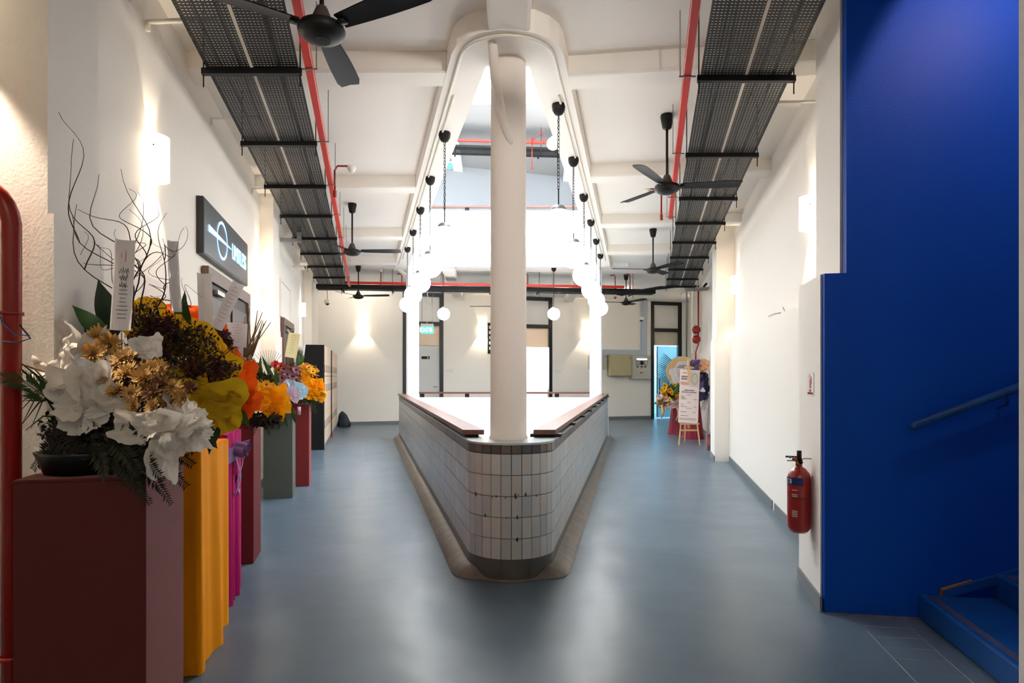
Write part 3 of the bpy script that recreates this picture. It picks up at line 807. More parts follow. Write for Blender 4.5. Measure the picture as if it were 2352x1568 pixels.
# electric cabinets
def cabinet(x0, x1, y0, y1, m, label, depth, name='electrical_cabinet'):
    v0, za = pxB(x0, y1); v1, zb_ = pxB(x1, y0)
    t = thing(name, label, 'cabinet', PB((v0+v1)/2, 0, za), AB)
    hw = (v1-v0)/2; hh = zb_-za
    MB().box(0, depth, -hw, hw, 0, hh).build('body', m, t, bevel=.006)
    d = MB().box(depth, depth+.015, -hw+.015, hw-.015, .015, hh-.015).build('door', m, t, bevel=.004)
    MB().lathe([(0, .008), (.014, .008), (.016, 0)], 12).build('lock', blackm, d, loc=(depth+.015, hw-.07, hh*.86)).rotation_euler = (0, PI/2, 0)
    return t, hw, hh, depth+.015
gc = M('grey_cabinet', (186, 184, 172), .45); bc = M('beige_cabinet', (178, 170, 134), .42)
cabinet(1350, 1391, 815, 847, gc, 'shallow grey electrical box partly behind the right white column', .12)
cabinet(1394, 1442, 815, 863, bc, 'square beige electrical cabinet on the far wall', .3)
t, hw, hh, dp = cabinet(1446, 1490, 816, 871, M('light_grey_cabinet', (188, 188, 180), .45), 'light grey fire alarm panel with indicator lights and orange sticker', .16, 'fire_alarm_panel')
ledm = M('led_white', (255, 255, 255), .4, emis=(225, 240, 255), estr=5)
st = MB().box(dp, dp+.006, -hw*.55, hw*.55, hh*.80, hh*.87).build('led_strip', M('led_bezel', (60, 80, 110), .4), t)
for i in range(6): MB().box(dp+.006, dp+.01, -hw*.5+i*hw*.18, -hw*.5+i*hw*.18+.05, hh*.81, hh*.86).build('led', ledm, st)
for i, m in enumerate((gc, blackm, gc)):
    y = -hw*.55+i*hw*.42; fr_ = MB().box(dp, dp+.008, y, y+hw*.32, hh*.6, hh*.76).build('gauge_frame', blackm, t); MB().box(dp+.008, dp+.011, y+.012, y+hw*.32-.012, hh*.6+.012, hh*.76-.012).build('gauge_face', m, fr_)
for i in range(3): MB().box(dp, dp+.03, -hw*.48+i*hw*.4, -hw*.48+i*hw*.4+.045, hh*.5, hh*.55).build('knob', blackm, t)
MB().box(dp, dp+.004, -hw*.15, hw*.15, hh*.25, hh*.32).build('sticker', M('orange_sticker', (206, 136, 40), .5), t)
MB().box(dp, dp+.004, -hw*.15, hw*.15, hh*.32, hh*.36).build('label', whitep, t)
# pale blue cable trunking
tr_ = M('pale_blue_trunking', (176, 190, 206), .5)
v0, zt0 = pxB(1352, 802); v1, _ = pxB(1483, 802); zt1 = pxB(1420, 815)[1]; vx = pxB(1471, 740)[0]
t = thing('wall_trunking', 'pale blue grey L-shaped cable trunking above the electrical cabinets', 'trunking', PB(v0, 0, zt1), AB)
MB().box(0, .1, 0, v1-v0, 0, zt0-zt1).build('horizontal_run', tr_, t); MB().box(0, .1, vx-v0, v1-v0, zt0-zt1, ZC-zt1).build('vertical_run', tr_, t)
# dome cameras
for P0, z, zt, lab in ((PB(pxB(751, 706)[0], .6, 0), 3.62, ZC, 'white dome security camera hung near the lockers'), (PB(pxB(1457, 728)[0], .5, 0), 3.4, ZC, 'white dome security camera hung near the electrical cabinets')):
    t = thing('security_camera', lab, 'camera', P0[:2]+(z,))
    MB().tube([(0, 0, .1), (0, 0, zt-z)], .012, 8).build('drop_rod', zinc, t); MB().box(-.075, .075, -.075, .075, 0, .11).build('housing', plast, t, bevel=.01)
    MB().sphere((0, 0, 0), .055, 16, 8).build('lens_dome', M('dark_dome', (30, 30, 36), .1), t, smooth=True)
# exit sign
FONT = None
def text_obj(s_, size, mat, parent, loc, rot, name='lettering', depth=.003, sx=1):
    cu = bpy.data.curves.new('txt', 'FONT'); cu.body = s_; cu.size = size; cu.align_x = 'CENTER'; cu.align_y = 'CENTER'; cu.extrude = depth
    tmp = bpy.data.objects.new('txt', cu); C.objects.link(tmp)
    dg = bpy.context.evaluated_depsgraph_get(); me = bpy.data.meshes.new_from_object(tmp.evaluated_get(dg))
    bpy.data.objects.remove(tmp); me.materials.clear(); me.materials.append(mat)
    o = bpy.data.objects.new(name, me); C.objects.link(o); o.parent = parent; o.location = loc; o.rotation_euler = rot; o.scale = (sx, 1, 1)
    return o
p = W(981, 757, 18.6)
t = thing('exit_sign', 'green illuminated EXIT sign with arrow hung before the grey door', 'sign', tuple(p), AB)
MB().box(-.035, .035, -.185, .185, .085, .17).build('top_box', plast, t)
eg = MB().box(-.012, .012, -.18, .18, -.11, .085).build('panel', M('exit_green', (70, 200, 160), .4, emis=(60, 205, 165), estr=1.0), t)
litw = M('exit_white', (255, 255, 255), .4, emis=(240, 255, 250), estr=1.6)
text_obj('EXIT', .17, litw, eg, (.0135, -.045, -.012), (PI/2, 0, PI/2))
MB().add([(.0145, .105, -.07), (.0145, .15, -.012), (.0145, .105, .046)], [(0, 1, 2)]).build('arrow', litw, eg)
for s_ in (-.15, .15): MB().tube([(0, s_, .17), (0, s_, ZC-p.z)], .008, 6).build('hanger_rod', zinc, t)
MB().tube([(0, 0, .17), (0, .0, .24), (0, .13, .26), (0, .15, .3), (0, .14, .72), (0, .02, .78), (0, 0, ZC-p.z)], .012, 8).build('feed_conduit', pvc, t, smooth=True)
# upper floor bits
t = thing('exit_sign', 'small green exit sign on the upper floor wall', 'sign', tuple(W(1027, 380, 18.9)), AB)
MB().box(-.02, .02, -.14, .14, -.08, .08).build('panel', M('exit_green'  , (70, 200, 160), .4), t)
MB().box(-.025, .025, -.15, .15, .08, .13).build('top_box', plast, t)
ud = PB(pxB(1123, 450)[0], .42, ZF2)
t = struct(MB().box(0, .06, -.06, 1.2, 0, 2.15).build('door_5', doorwood, loc=ud, rot=AB)); MB().box(.06, .07, .05, 1.1, 0, 2.05).build('door_leaf', M('dark_leaf', (60, 40, 34), .5), t)

# ------------------------------------------------------------------ left wall: doors, sign
def double_door(name, ya, yb, zt, closer=True):
    k = math.hypot(1, KL); L_ = (yb-ya)*k
    o = MB(); fw = .12
    o.box(-.02, .035, 0, fw, 0, zt); o.box(-.02, .035, L_-fw, L_, 0, zt); o.box(-.02, .035, fw, L_-fw, zt-fw, zt)
    d = struct(o.build(name, M('frame_wood', (104, 78, 66), .5, var=.2, vscale=4, stretch=(9, 9, 1)), loc=PL(SD, ya)+(0,), rot=AL))
    MB().box(.002, .008, fw, L_-fw, 0, zt-fw).build('reveal', M('dark_reveal', (40, 28, 24), .6), d)
    n = 2 if L_ > 1.6 else 1; lw = (L_-2*fw)/n
    for i in range(n):
        lf_ = MB().box(.01, .022, fw+i*lw+.06, fw+(i+1)*lw-.06, .01, zt-fw-.13).build('door_leaf', doorwood, d)
        MB().box(.022, .03, fw+i*lw+.22, fw+(i+1)*lw-.22, .25, zt-.55).build('panel', doorwood, lf_)
        MB().tube([(.05, fw+(lw-.12 if i == 0 else lw+.12), 1.0), (.05, fw+(lw-.12 if i == 0 else lw+.12), 1.3)], .012, 8).build('pull_handle', chrome, lf_)
    if closer:
        c = MB().box(.02, .06, fw+.12, fw+.42, zt-fw-.10, zt-fw-.06).build('door_closer', zinc, d)
        MB().tube([(.06, fw+.5, zt-fw-.06), (.12, fw+.62, zt-fw-.03), (.05, fw+.75, zt-fw-.02)], .009, 6).build('closer_arm', zinc, c)
    return d
double_door('door_1', 5.66, 7.70, 2.47)
double_door('door_2', 10.9, 12.4, 2.49)
# blocked transom above the second door: a raised plaster frame
tf = MB(); L_ = 1.5
for y0, y1, z0, z1 in ((0, L_, .6, .64), (0, L_, 0, .04), (0, .04, .04, .6), (L_-.04, L_, .04, .6)): tf.box(0, .03, y0, y1, z0, z1)
struct(tf.build('trim_1', white, loc=PL(SU, 10.75)+(2.5,), rot=AL))
# lettered light box
signm = M('sign_charcoal', (52, 58, 66), .28, spec=.6)
t = thing('light_box_sign', 'charcoal rectangular sign with glowing circle and name over the wooden door', 'sign', PL(SU, 5.5)+(2.55,), AL)
SL_ = 2.1
MB().box(0, .055, 0, SL_, 0, .49).build('box', M('sign_side', (22, 24, 26), .4), t)
fc = MB().box(.055, .06, .012, SL_-.012, .012, .478).build('face', signm, t)
neon = M('sign_glow', (200, 230, 255), .4, emis=(120, 195, 255), estr=1.7)
rg = MB(); P = []
for i in range(41):
    a = 2*PI*i/40; wdt = .008+.006*abs(math.sin(a))
    P.append([(.064, .72+(.22+e)*math.cos(a), .25+(.17+e*.9)*math.sin(a)) for e in (-wdt, wdt)])
rg.grid([r[::-1] for r in P]); rg.build('ring', neon, fc)
MB().add([(.0645, .16, .225), (.0645, 1.16, .247), (.0645, 1.16, .252), (.0645, .16, .285)], [(0, 1, 2, 3)]).build('stroke', neon, fc)
text_obj('LIMITLESS', .23, neon, fc, (.062, 1.58, .235), (PI/2, 0, PI/2), 'lettering', .002, .80)

# ------------------------------------------------------------------ red standpipe by the near left pier
sp = W(26, 800, 2.46); X, Yp = sp.x, sp.y
t = thing('standpipe', 'glossy red standpipe against the near left pier', 'pipe', (X, Yp, 0))
pts = [(0, 0, 0), (0, 0, 2.08)]+[(-.11+.11*math.cos(a), -.02*math.sin(a), 2.08+.14*math.sin(a)) for a in [PI/2*i/6 for i in range(1, 7)]]+[(-.5, -.03, 2.22)]
MB().tube(pts, .034, 16).build('pipe', redpipe, t, smooth=True)
for z in (1.73, .42): MB().lathe([(.036, 0), (.041, .002), (.041, .014), (.036, .016)], 16, (0, 0, z)).build('coupling', redpipe, t, smooth=True)
MB().tube([(-.03, -.04, 1.76), (.0, -.042, 1.70), (.05, -.05, 1.655), (.11, -.055, 1.65), (.07, -.05, 1.69), (.11, -.05, 1.64), (.06, -.045, 1.625), (0, -.04, 1.63)], .003, 6).build('tie_wire', M('blue_wire', (60, 66, 130), .4), t, smooth=True)

# ------------------------------------------------------------------ pedestals
def ped_centre(sr, ya, w_, d):
    c = Vector(PL(sr, ya)+(0,)); ex = Vector((math.cos(AL), math.sin(AL), 0)); ey = Vector((-math.sin(AL), math.cos(AL), 0))
    return c-ex*w_/2+ey*d/2
PEDS = {}
def pedestal(key, sr, ya, w_, d, h, m, label):
    c = ped_centre(sr, ya, w_, d); PEDS[key] = Vector((c.x, c.y, h))
    t = thing('pedestal', label, 'pedestal', tuple(c), AL, 'flower stand pedestals along the left wall')
    MB().box(-w_/2, w_/2, -d/2, d/2, 0, h-.012).build('box', m, t, bevel=.006)
    MB().box(-w_/2-.002, w_/2+.002, -d/2-.002, d/2+.002, h-.012, h).build('top', m, t, bevel=.004)
    return t
maroon = M('maroon_felt', (82, 19, 17), .8, bump=.1, bscale=200)
wine = M('wine_felt', (122, 24, 28), .75, bump=.1, bscale=200)
pedestal('p1', -.834, 2.44, .44, .52, 1.12, maroon, 'largest maroon box pedestal at the front under the white bouquet')
pedestal('p4', -.90, 5.15, .40, .37, 1.12, M('dark_wine_felt', (112, 24, 30), .75), 'dark wine box pedestal just past the magenta draped stand')
pedestal('p5', -.905, 7.93, .34, .34, 1.04, M('grey_green_felt', (92, 98, 90), .8), 'grey green box pedestal under the pink and pale blue bouquet')
pedestal('p6', -.775, 8.77, .34, .34, 1.12, wine, 'wine red box pedestal beside the black locker')
for m_ in (maroon, wine):
    b_ = m_.node_tree.nodes['Principled BSDF']; b_.inputs['Sheen Weight'].default_value = .35; b_.inputs['Sheen Roughness'].default_value = .4; b_.inputs['Sheen Tint'].default_value = (.9, .45, .42, 1)
# draped stands
def draped(key, sr, ya, w_, d, h, col, label, seed, nfold):
    c = ped_centre(sr, ya, w_, d); PEDS[key] = Vector((c.x, c.y, h)); rnd = random.Random(seed)
    t = thing('draped_stand', label, 'stand', tuple(c), AL, 'flower stand pedestals along the left wall')
    per = []; N = 120
    for i in range(N):
        u = i/N*4; s_ = int(u); f = u-s_; a, b = w_/2, d/2
        x, y = [(-a+2*a*f, -b), (a, -b+2*b*f), (a-2*a*f, b), (-a, b-2*b*f)][s_]
        nx, ny = [(0, -1), (1, 0), (0, 1), (-1, 0)][s_]
        per.append((x, y, nx, ny))
    ph = [rnd.uniform(0, 6) for _ in range(3)]
    def offs(i, z):
        q = i/N*2*PI*nfold*2; g = .35+.65*(1-z/h)
        return (.014*math.sin(q+ph[0])+.010*math.sin(q*.47+ph[1])+.006*math.sin(q*2.1+ph[2]+z*2))*g+.004
    rows = []
    for k in range(15):
        z = h*(1-k/14.0)
        rows.append([(x+nx*offs(i, z), y+ny*offs(i, z), max(.002, z)) for i, (x, y, nx, ny) in enumerate(per)])
    mb = MB(); mb.grid([r[::-1] for r in rows], True)
    m = M(key+'_cloth', col, .75, bump=.05, bscale=300, spec=.2)
    mb.build('cloth', m, t, smooth=True)
    MB().box(-w_/2+.004, w_/2-.004, -d/2+.004, d/2-.004, h-.02, h+.002).build('top', m, t)
    return t
draped('p2', -.835, 3.22, .48, .70, 1.12, (255, 160, 6), 'orange cloth draped stand between the maroon box and the magenta stand', 1, 4)
t3 = draped('p3', -.895, 4.12, .46, .50, 1.12, (196, 30, 112), 'magenta cloth draped stand with a purple ribbon bow', 2, 9)
bowm = M('purple_satin', (134, 104, 158), .3, spec=.6)
bz = .98
MB().box(.232, .246, -.26, .27, bz-.045, bz+.045).build('ribbon', bowm, t3)
bwm = MB(); rnd = random.Random(5)
for sx in (-1, 1):
    for k in range(2):
        P = []
        for i in range(13):
            a = 2*PI*i/12; cx = .27+.02*k; yy = sx*(.055+.05*math.cos(a)); zz = bz+.015+.04*math.sin(a)+.02*k
            P.append([(cx+e*.035, yy*(1-.25*k), zz+e*.01*sx) for e in (-1, 0, 1)])
        bwm.grid(P)
    P = []
    for i in range(9):
        t_ = i/8; P.append([(.262+.02*math.sin(t_*5+sx), sx*(.02+.06*t_)+e*(.018+.012*t_), bz-.02-.27*t_+(.03 if e == 0 and i == 8 else 0)) for e in (-1, 0, 1)])
    bwm.grid(P)
bwm.sphere((.275, 0, bz), .03, 10, 8)
bwm.build('bow', bowm, t3, smooth=True)

# ------------------------------------------------------------------ bouquets
class Arr:
    def __init__(s, name, label, origin, seed, cat='bouquet', group='congratulatory flower arrangements'):
        s.o = Vector(origin); s.t = thing(name, label, cat, tuple(s.o), 0, group); s.r = random.Random(seed)
    def put(s, mb, name, m, smooth=True):
        mb.v = [(x-s.o.x, y-s.o.y, z-s.o.z) for x, y, z in mb.v]
        return mb.build(name, m, s.t, smooth)
    def paper(s, c, nrm, w_, h_, m, roll=0, cup=.35, ruf=.14, k=5, sq=.35, name='wrapping_paper', noise=.08, crum=.3):
        n = Vector(nrm).normalized(); up = Vector((0, 0, 1))
        u = up.cross(n); u = u.normalized() if u.length > .05 else Vector((1, 0, 0)); v = n.cross(u)
        cr, sr = math.cos(roll), math.sin(roll); u, v = u*cr+v*sr, v*cr-u*sr
        ph = [s.r.uniform(0, 6.3) for _ in range(4)]; c = Vector(c); P = []; NT_ = 60; NR = 12
        jag = [1+s.r.uniform(-noise, noise) for _ in range(NT_)]
        for i in range(NR):
            q = (i+.02)/(NR-1); row = []
            for j in range(NT_):
                a = 2*PI*j/NT_
                sqr = 1/max(abs(math.cos(a)), abs(math.sin(a)))
                rad = q*((1-sq)+sq*sqr)*(1+(.22*math.sin(2*a+ph[0])+.15*math.sin(3*a+ph[1]))*q)*(1+(jag[j]-1)*q**3)
                dz = cup*q*q+ruf*(q**1.5)*(math.sin(k*a+ph[2])+.5*math.sin((k*2+1)*a+ph[3]))+.06*math.sin(5*q+2*a+ph[0])
                mn = (w_+h_)/2; q3 = Vector((rad*math.cos(a)*2.3+ph[0], rad*math.sin(a)*2.3+ph[1], ph[2]))
                dz += crum*(MN.noise(q3)+.5*MN.noise(q3*2.2))
                row.append(c+u*(rad*w_*math.cos(a))+v*(rad*h_*math.sin(a))+n*(dz*mn))
            P.append(row)
        mb = MB(); mb.grid(P, True); mb.add([tuple(p) for p in P[0]], [tuple(range(NT_-1, -1, -1))])
        return s.put(mb, name, m)
    def flower(s, c, nrm, r, mp, mc, npet=11, rings=2, name='flower', cupf=.35):
        n = Vector(nrm).normalized(); u = n.orthogonal().normalized(); v = n.cross(u); c = Vector(c); mb = MB()
        for g in range(rings):
            rr_ = r*(1-.19*g); el = cupf+.35*g
            for i in range(npet):
                a = 2*PI*(i+.5*g)/npet+s.r.uniform(-.12, .12); d = u*math.cos(a)+v*math.sin(a); sd = n.cross(d)
                l_ = rr_*s.r.uniform(.82, 1.1); wd_ = rr_*(.17 if npet > 11 else .27)
                b0 = c+d*r*.12; m1 = c+d*l_*.6+n*l_*el*.55; e1 = c+d*l_+n*l_*el*s.r.uniform(.5, 1.1)
                mb.add([b0-sd*wd_*.3, b0+sd*wd_*.3, m1+sd*wd_, e1+sd*wd_*.35, e1-sd*wd_*.35, m1-sd*wd_, m1-n*r*.05], [(0, 1, 2, 6), (0, 6, 5), (6, 2, 3), (6, 3, 4), (6, 4, 5)])
        mb.cur = 1; mb.sphere(tuple(c+n*r*.12), r*.24, 8, 6)
        return s.put(mb, name, [mp, mc], False)
    def leaf(s, b, tip, w_, m, bend=.15, name='leaf'):
        b, tip = Vector(b), Vector(tip); d = tip-b; L_ = d.length; dn = d/L_
        sd = dn.cross(Vector((0, -1, .3))).normalized(); nn = sd.cross(dn); P = []
        for i in range(11):
            q = i/10; ww = w_*math.sin(PI*min(1, q**.75+.02))*(1 if q < 1 else 0)
            cpt = b+d*q+nn*(bend*L_*math.sin(PI*q))
            P.append([cpt-sd*ww-nn*ww*.25, cpt, cpt+sd*ww-nn*ww*.25])
        mb = MB(); mb.grid(P); return s.put(mb, name, m)
    def fern(s, pts, ll, m, n=22, name='fern_frond', lw=.26, back=.45):
        pts = [Vector(p) for p in pts]; mb = MB()
        def at(q):
            k = q*(len(pts)-1); i = min(int(k), len(pts)-2); return pts[i].lerp(pts[i+1], k-i), (pts[i+1]-pts[i]).normalized()
        mb.tube(pts, [.0025*(1-.6*i/(len(pts)-1)) for i in range(len(pts))], 5)
        ax = s.r.uniform(-.6, .6)
        for i in range(n):
            q = .12+.88*i/n; p, d = at(q); sd0 = d.cross(Vector((ax, -1, .2))).normalized(); nn = sd0.cross(d)
            l_ = ll*(1-.75*q)*s.r.uniform(.8, 1.15)
            for sg in (-1, 1):
                e = (sd0*sg+d*back+nn*s.r.uniform(-.4, .2)).normalized(); pe = e.cross(nn).normalized()
                mb.add([p, p+e*l_*.45+pe*l_*lw*.5, p+e*l_, p+e*l_*.45-pe*l_*lw*.5], [(0, 1, 2, 3)])
        return s.put(mb, name, m, False)
    def filler(s, c, rad, n, size, m, name='dried_filler', stems=True, base=None):
        c = Vector(c); mb = MB(); base = Vector(base) if base is not None else c-Vector((0, 0, rad[2]))
        R_ = s.r; mats_n = len(m) if isinstance(m, list) else 1
        for i in range(n):
            while True:
                q = Vector((R_.uniform(-1, 1), R_.uniform(-1, 1), R_.uniform(-1, 1)))
                if q.length < 1: break
            q = q*(.55+.45*q.length) if q.length else q
            p = c+Vector((q.x*rad[0], q.y*rad[1], q.z*rad[2]))
            d = Vector((R_.gauss(0, 1), R_.gauss(0, 1), R_.gauss(.4, 1))).normalized(); e = d.orthogonal().normalized(); l_ = size*R_.uniform(.5, 1.4)
            if R_.random() < .5: e = d.cross(e)
            mb.cur = R_.randrange(mats_n)
            mb.add([p, p+d*l_*.5+e*l_*.28, p+d*l_, p+d*l_*.5-e*l_*.28], [(0, 1, 2, 3)])
            if stems and i % 14 == 0:
                mb.cur = 0; mb.tube([base+(p-base)*.2, base.lerp(p, .6)+Vector((R_.uniform(-.02, .02), 0, 0)), p], .0015, 3, False)
        o = s.put(mb, name, m, False); return stuff(o)
    def twig(s, b, tip, m, r=.005, wig=.05, n=16, branch=3, name='curly_twig'):
        mb = MB(); R_ = s.r
        def grow(b, tip, r, lev):
            b, tip = Vector(b), Vector(tip); d = tip-b; L_ = d.length; dn = d/L_; a = dn.orthogonal().normalized(); c = dn.cross(a)
            f1, f2, p1, p2 = R_.uniform(5, 9), R_.uniform(8, 13), R_.uniform(0, 6), R_.uniform(0, 6); pts = []
            for i in range(n+1):
                q = i/n; am = wig*(q*(1-q)*3+.3*q)
                pts.append(b+d*q+a*am*math.sin(f1*q+p1)+c*am*.7*math.cos(f1*.8*q+p2)+a*am*.3*math.sin(f2*q))
            sh_ = b-pts[0]; pts = [p+sh_*(1-i/n) for i, p in enumerate(pts)]
            mb.tube(pts, [max(.0009, r*(1-.82*i/n)) for i in range(n+1)], 5)
            if lev:
                for k in range(branch):
                    i = R_.randrange(n//4, n-3); p = pts[i]
                    dd = (dn+Vector((R_.uniform(-.9, .9), R_.uniform(-.5, .5), R_.uniform(-.2, .7)))).normalized()
                    grow(p, p+dd*L_*R_.uniform(.25, .45), r*.55, lev-1)
        grow(b, tip, r, 1)
        return s.put(mb, name, m)
    def card(s, c, w_, h_, tilt, face, stick_to, m, lines=8, sleeve=False, curl=.02, pal=None):
        """message card on a stick; face = angle of its front round z"""
        c = Vector(c); n = Vector((math.sin(face), -math.cos(face), .12)).normalized(); u = Vector((0, 0, 1)).cross(n); u = -u.normalized() if u.x < 0 else u.normalized(); v = n.cross(u); v = v if v.z > 0 else -v
        ct, st_ = math.cos(tilt), math.sin(tilt); u, v = u*ct+v*st_, v*ct-u*st_
        pt_ = lambda a, b, e=0: c+u*a*w_/2+v*b*h_/2+n*(e+curl*(a*a+.6*b*b))
        P = [[pt_(-1+2*j/6, -1+2*i/8) for j in range(7)] for i in range(9)]
        mb = MB(); mb.grid(P); mb.grid([[p-n*.0015 for p in r][::-1] for r in P]); cd = s.put(mb, 'card', m)
        off = s.o
        if lines:
            tx = MB(); R_ = random.Random(int(w_*1000)+lines)
            for k in range(lines):
                b = -.02-.8*k/lines if not pal else .8-1.6*k/lines
                a0 = R_.uniform(.25, .62); q = -a0
                while q < a0:
                    q2 = min(a0, q+R_.uniform(.06, .2)); tx.add([pt_(q, b-.011, .0015), pt_(q2, b-.011, .0015), pt_(q2, b+.011, .0015), pt_(q, b+.011, .0015)], [(0, 1, 2, 3)]); q = q2+.035
            tx.v = [(x-off.x, y-off.y, z-off.z) for x, y, z in tx.v]; tx.build('writing', M('ink_grey', (120, 118, 124), .7), cd)
            if not pal:
                sc_ = MB()
                for k in range(3):
                    pts = [pt_(-.6+1.2*i/20, .32-.16*k+.07*math.sin(i*1.7+k)*(1+.3*math.sin(i)), .002) for i in range(2+k, 19-2*k)]
                    sc_.tube(pts, .0012, 4)
                sc_.v = [(x-off.x, y-off.y, z-off.z) for x, y, z in sc_.v]; sc_.build('script', M('ink_taupe', (120, 104, 108), .7), cd)
                sp_ = MB(); sp_.add([pt_(.02, .55, .002), pt_(.12, .5, .002), pt_(.16, .72, .002), pt_(.08, .8, .002)], [(0, 1, 2, 3)]); sp_.add([pt_(-.35, .62, .002), pt_(-.28, .6, .002), pt_(-.26, .7, .002), pt_(-.33, .72, .002)], [(0, 1, 2, 3)])
                sp_.v = [(x-off.x, y-off.y, z-off.z) for x, y, z in sp_.v]; sp_.build('spray_print', M('ink_coral', (214, 140, 126), .7), cd)
        if sleeve:
            Q = [[p+n*(.006+.004*math.sin(i*1.9+j)) for j, p in enumerate(r)] for i, r in enumerate(P)]
            sm = MB(); sm.grid(Q); sm.v = [(x-off.x, y-off.y, z-off.z) for x, y, z in sm.v]
            sm.build('plastic_sleeve', M('clear_sleeve', (240, 244, 248), .06, alpha=.28, spec=1), cd, True)
        b = pt_(0, -.9)
        s.put(MB().tube([b+n*-.004, (b+Vector(stick_to))/2, Vector(stick_to)], .0022, 5), 'card_stick', M('green_wire', (40, 70, 62), .5))
        return cd

pw_ = M('white_fleece_paper', (226, 220, 212), .85, trans=.3, spec=.1)
py_ = M('yellow_paper', (222, 172, 24), .7, trans=.3, spec=.2)
pmy = M('mustard_paper', (200, 164, 30), .7, trans=.3, spec=.2)
po_ = M('orange_paper', (238, 96, 22), .7, trans=.3, spec=.2)
pa_ = M('amber_paper', (250, 172, 16), .7, trans=.3, spec=.2)
pb_ = M('pale_blue_paper', (178, 216, 232), .6, trans=.3); pp_ = M('pale_pink_paper', (228, 200, 214), .6, trans=.3)
tan_ = M('dried_petal', (196, 156, 92), .8, var=.25, vscale=30); tand = M('dried_centre', (120, 84, 44), .9)
brn_ = M('dried_brown', (112, 76, 44), .9); moss = M('dark_moss', (42, 44, 24), .9); olive = M('olive_dry', (122, 98, 44), .9); dkb = M('dark_brown_dry', (58, 40, 26), .9)
burg = M('burgundy_dry', (84, 30, 34), .85); fernm = M('dry_fern', (38, 32, 22), .9); gfern = M('green_fern', (52, 74, 34), .8)
gleaf = M('green_leaf', (48, 92, 38), .4, spec=.5); dleaf = M('dark_green_leaf', (28, 52, 30), .35)
twm = M('twig_brown', (60, 42, 34), .7); reed = M('reed_brown', (112, 88, 58), .8)
cardw = M('card_white', (236, 232, 232), .6, trans=.4); cardc = M('card_cream', (238, 230, 190), .6, trans=.4)
yel = M('yellow_petal', (240, 184, 20), .7); orp = M('orange_petal', (214, 120, 24), .7); pink = M('mauve_petal', (172, 120, 134), .7)

# 1: white paper bouquet on the nearest pedestal
A = Arr('bouquet', 'big white paper bouquet of dried tan flowers on the nearest maroon pedestal', PEDS['p1'], 11)
b1 = PEDS['p1']
A.put(MB().lathe([(0, 0), (.13, 0), (.16, .075), (.165, .085), (.15, .085), (.14, .07), (0, .07)], 24, (b1.x-.04, b1.y-.09, b1.z+.001)), 'planter_tray', M('black_plastic', (20, 24, 22), .4))
A.put(MB().lathe([(0, .06), (.10, .06), (.12, .2), (.05, .3), (0, .3)], 14, (b1.x, b1.y, b1.z)), 'foam_core', moss)
def w1(x, y, Y=2.55): return W(x, y, Y)
Wp = [  # (px, py, depth, normal, half width, half height, roll, cup, ruffle, k)
 (150, 850, 2.56, (-.45, -.8, .4), .115, .12, .3, .4, .16, 3),
 (145, 805, 2.60, (-.3, -.9, .2), .09, .10, .9, .25, .16, 4),
 (205, 790, 2.70, (0, -1, .2), .09, .055, .2, .3, .2, 4),
 (175, 905, 2.46, (-.35, -.9, .3), .085, .10, .1, .5, .18, 3),
 (195, 950, 2.42, (-.2, -.95, -.15), .085, .085, -.3, .3, .14, 3),
 (225, 885, 2.44, (.25, -.95, .1), .07, .095, .2, .5, .18, 3),
 (260, 935, 2.42, (.3, -.9, .1), .075, .03, .35, .3, .1, 3),
 (335, 815, 2.82, (.2, -.9, .3), .07, .08, .2, .3, .2, 4),
 (330, 980, 2.40, (.1, -.95, .25), .105, .06, -.15, .35, .22, 4),
 (425, 955, 2.52, (.5, -.8, .2), .085, .06, -.35, .3, .3, 6),
 (440, 990, 2.50, (.5, -.85, 0), .085, .055, -.1, .25, .34, 7),
 (400, 1000, 2.44, (.3, -.9, 0), .09, .07, .2, .25, .28, 5),
 (378, 1050, 2.40, (.2, -.95, -.2), .045, .10, .05, .3, .14, 3),
]
for x, y, Y, n, a, b, ro, cu, ru, k in Wp: A.paper(w1(x, y, Y), n, a, b, pw_, ro, cu, ru, k, sq=.55, noise=.05 if k < 5 else .16)
for x, y, Y, r in ((250, 795, 2.62, .055), (215, 815, 2.56, .05), (285, 825, 2.58, .055), (240, 868, 2.48, .045), (295, 860, 2.52, .05), (275, 845, 2.6, .045), (345, 855, 2.58, .05), (365, 845, 2.62, .04), (325, 895, 2.52, .04), (400, 915, 2.52, .05), (330, 925, 2.48, .045), (375, 885, 2.5, .04), (425, 915, 2.5, .04), (310, 935, 2.42, .04), (350, 905, 2.45, .045), (270, 900, 2.44, .04), (330, 870, 2.5, .045), (395, 890, 2.5, .04), (355, 935, 2.42, .04), (300, 905, 2.44, .04), (440, 895, 2.55, .035), (230, 775, 2.7, .045)):
    d = A.r; A.flower(w1(x, y, Y), (d.uniform(-.5, .7), -.8, d.uniform(.1, .8)), r, tan_ if x < 310 or d.random() < .5 else brn_, tand, 17, 4, 'dried_flower', d.uniform(.2, .9))
A.filler(w1(310, 880, 2.66), (.20, .12, .11), 900, .028, [dkb, olive, brn_], base=b1+Vector((0, 0, .1)))
A.filler(w1(300, 1020, 2.48), (.17, .12, .12), 1900, .03, [moss, fernm], 'dark_foliage', base=b1+Vector((0, 0, .1)))
A.filler(w1(160, 985, 2.6), (.13, .1, .07), 500, .026, [moss, fernm], 'dark_foliage', base=b1+Vector((0, 0, .1)))
ctr = b1+Vector((.05, -.15, .12))
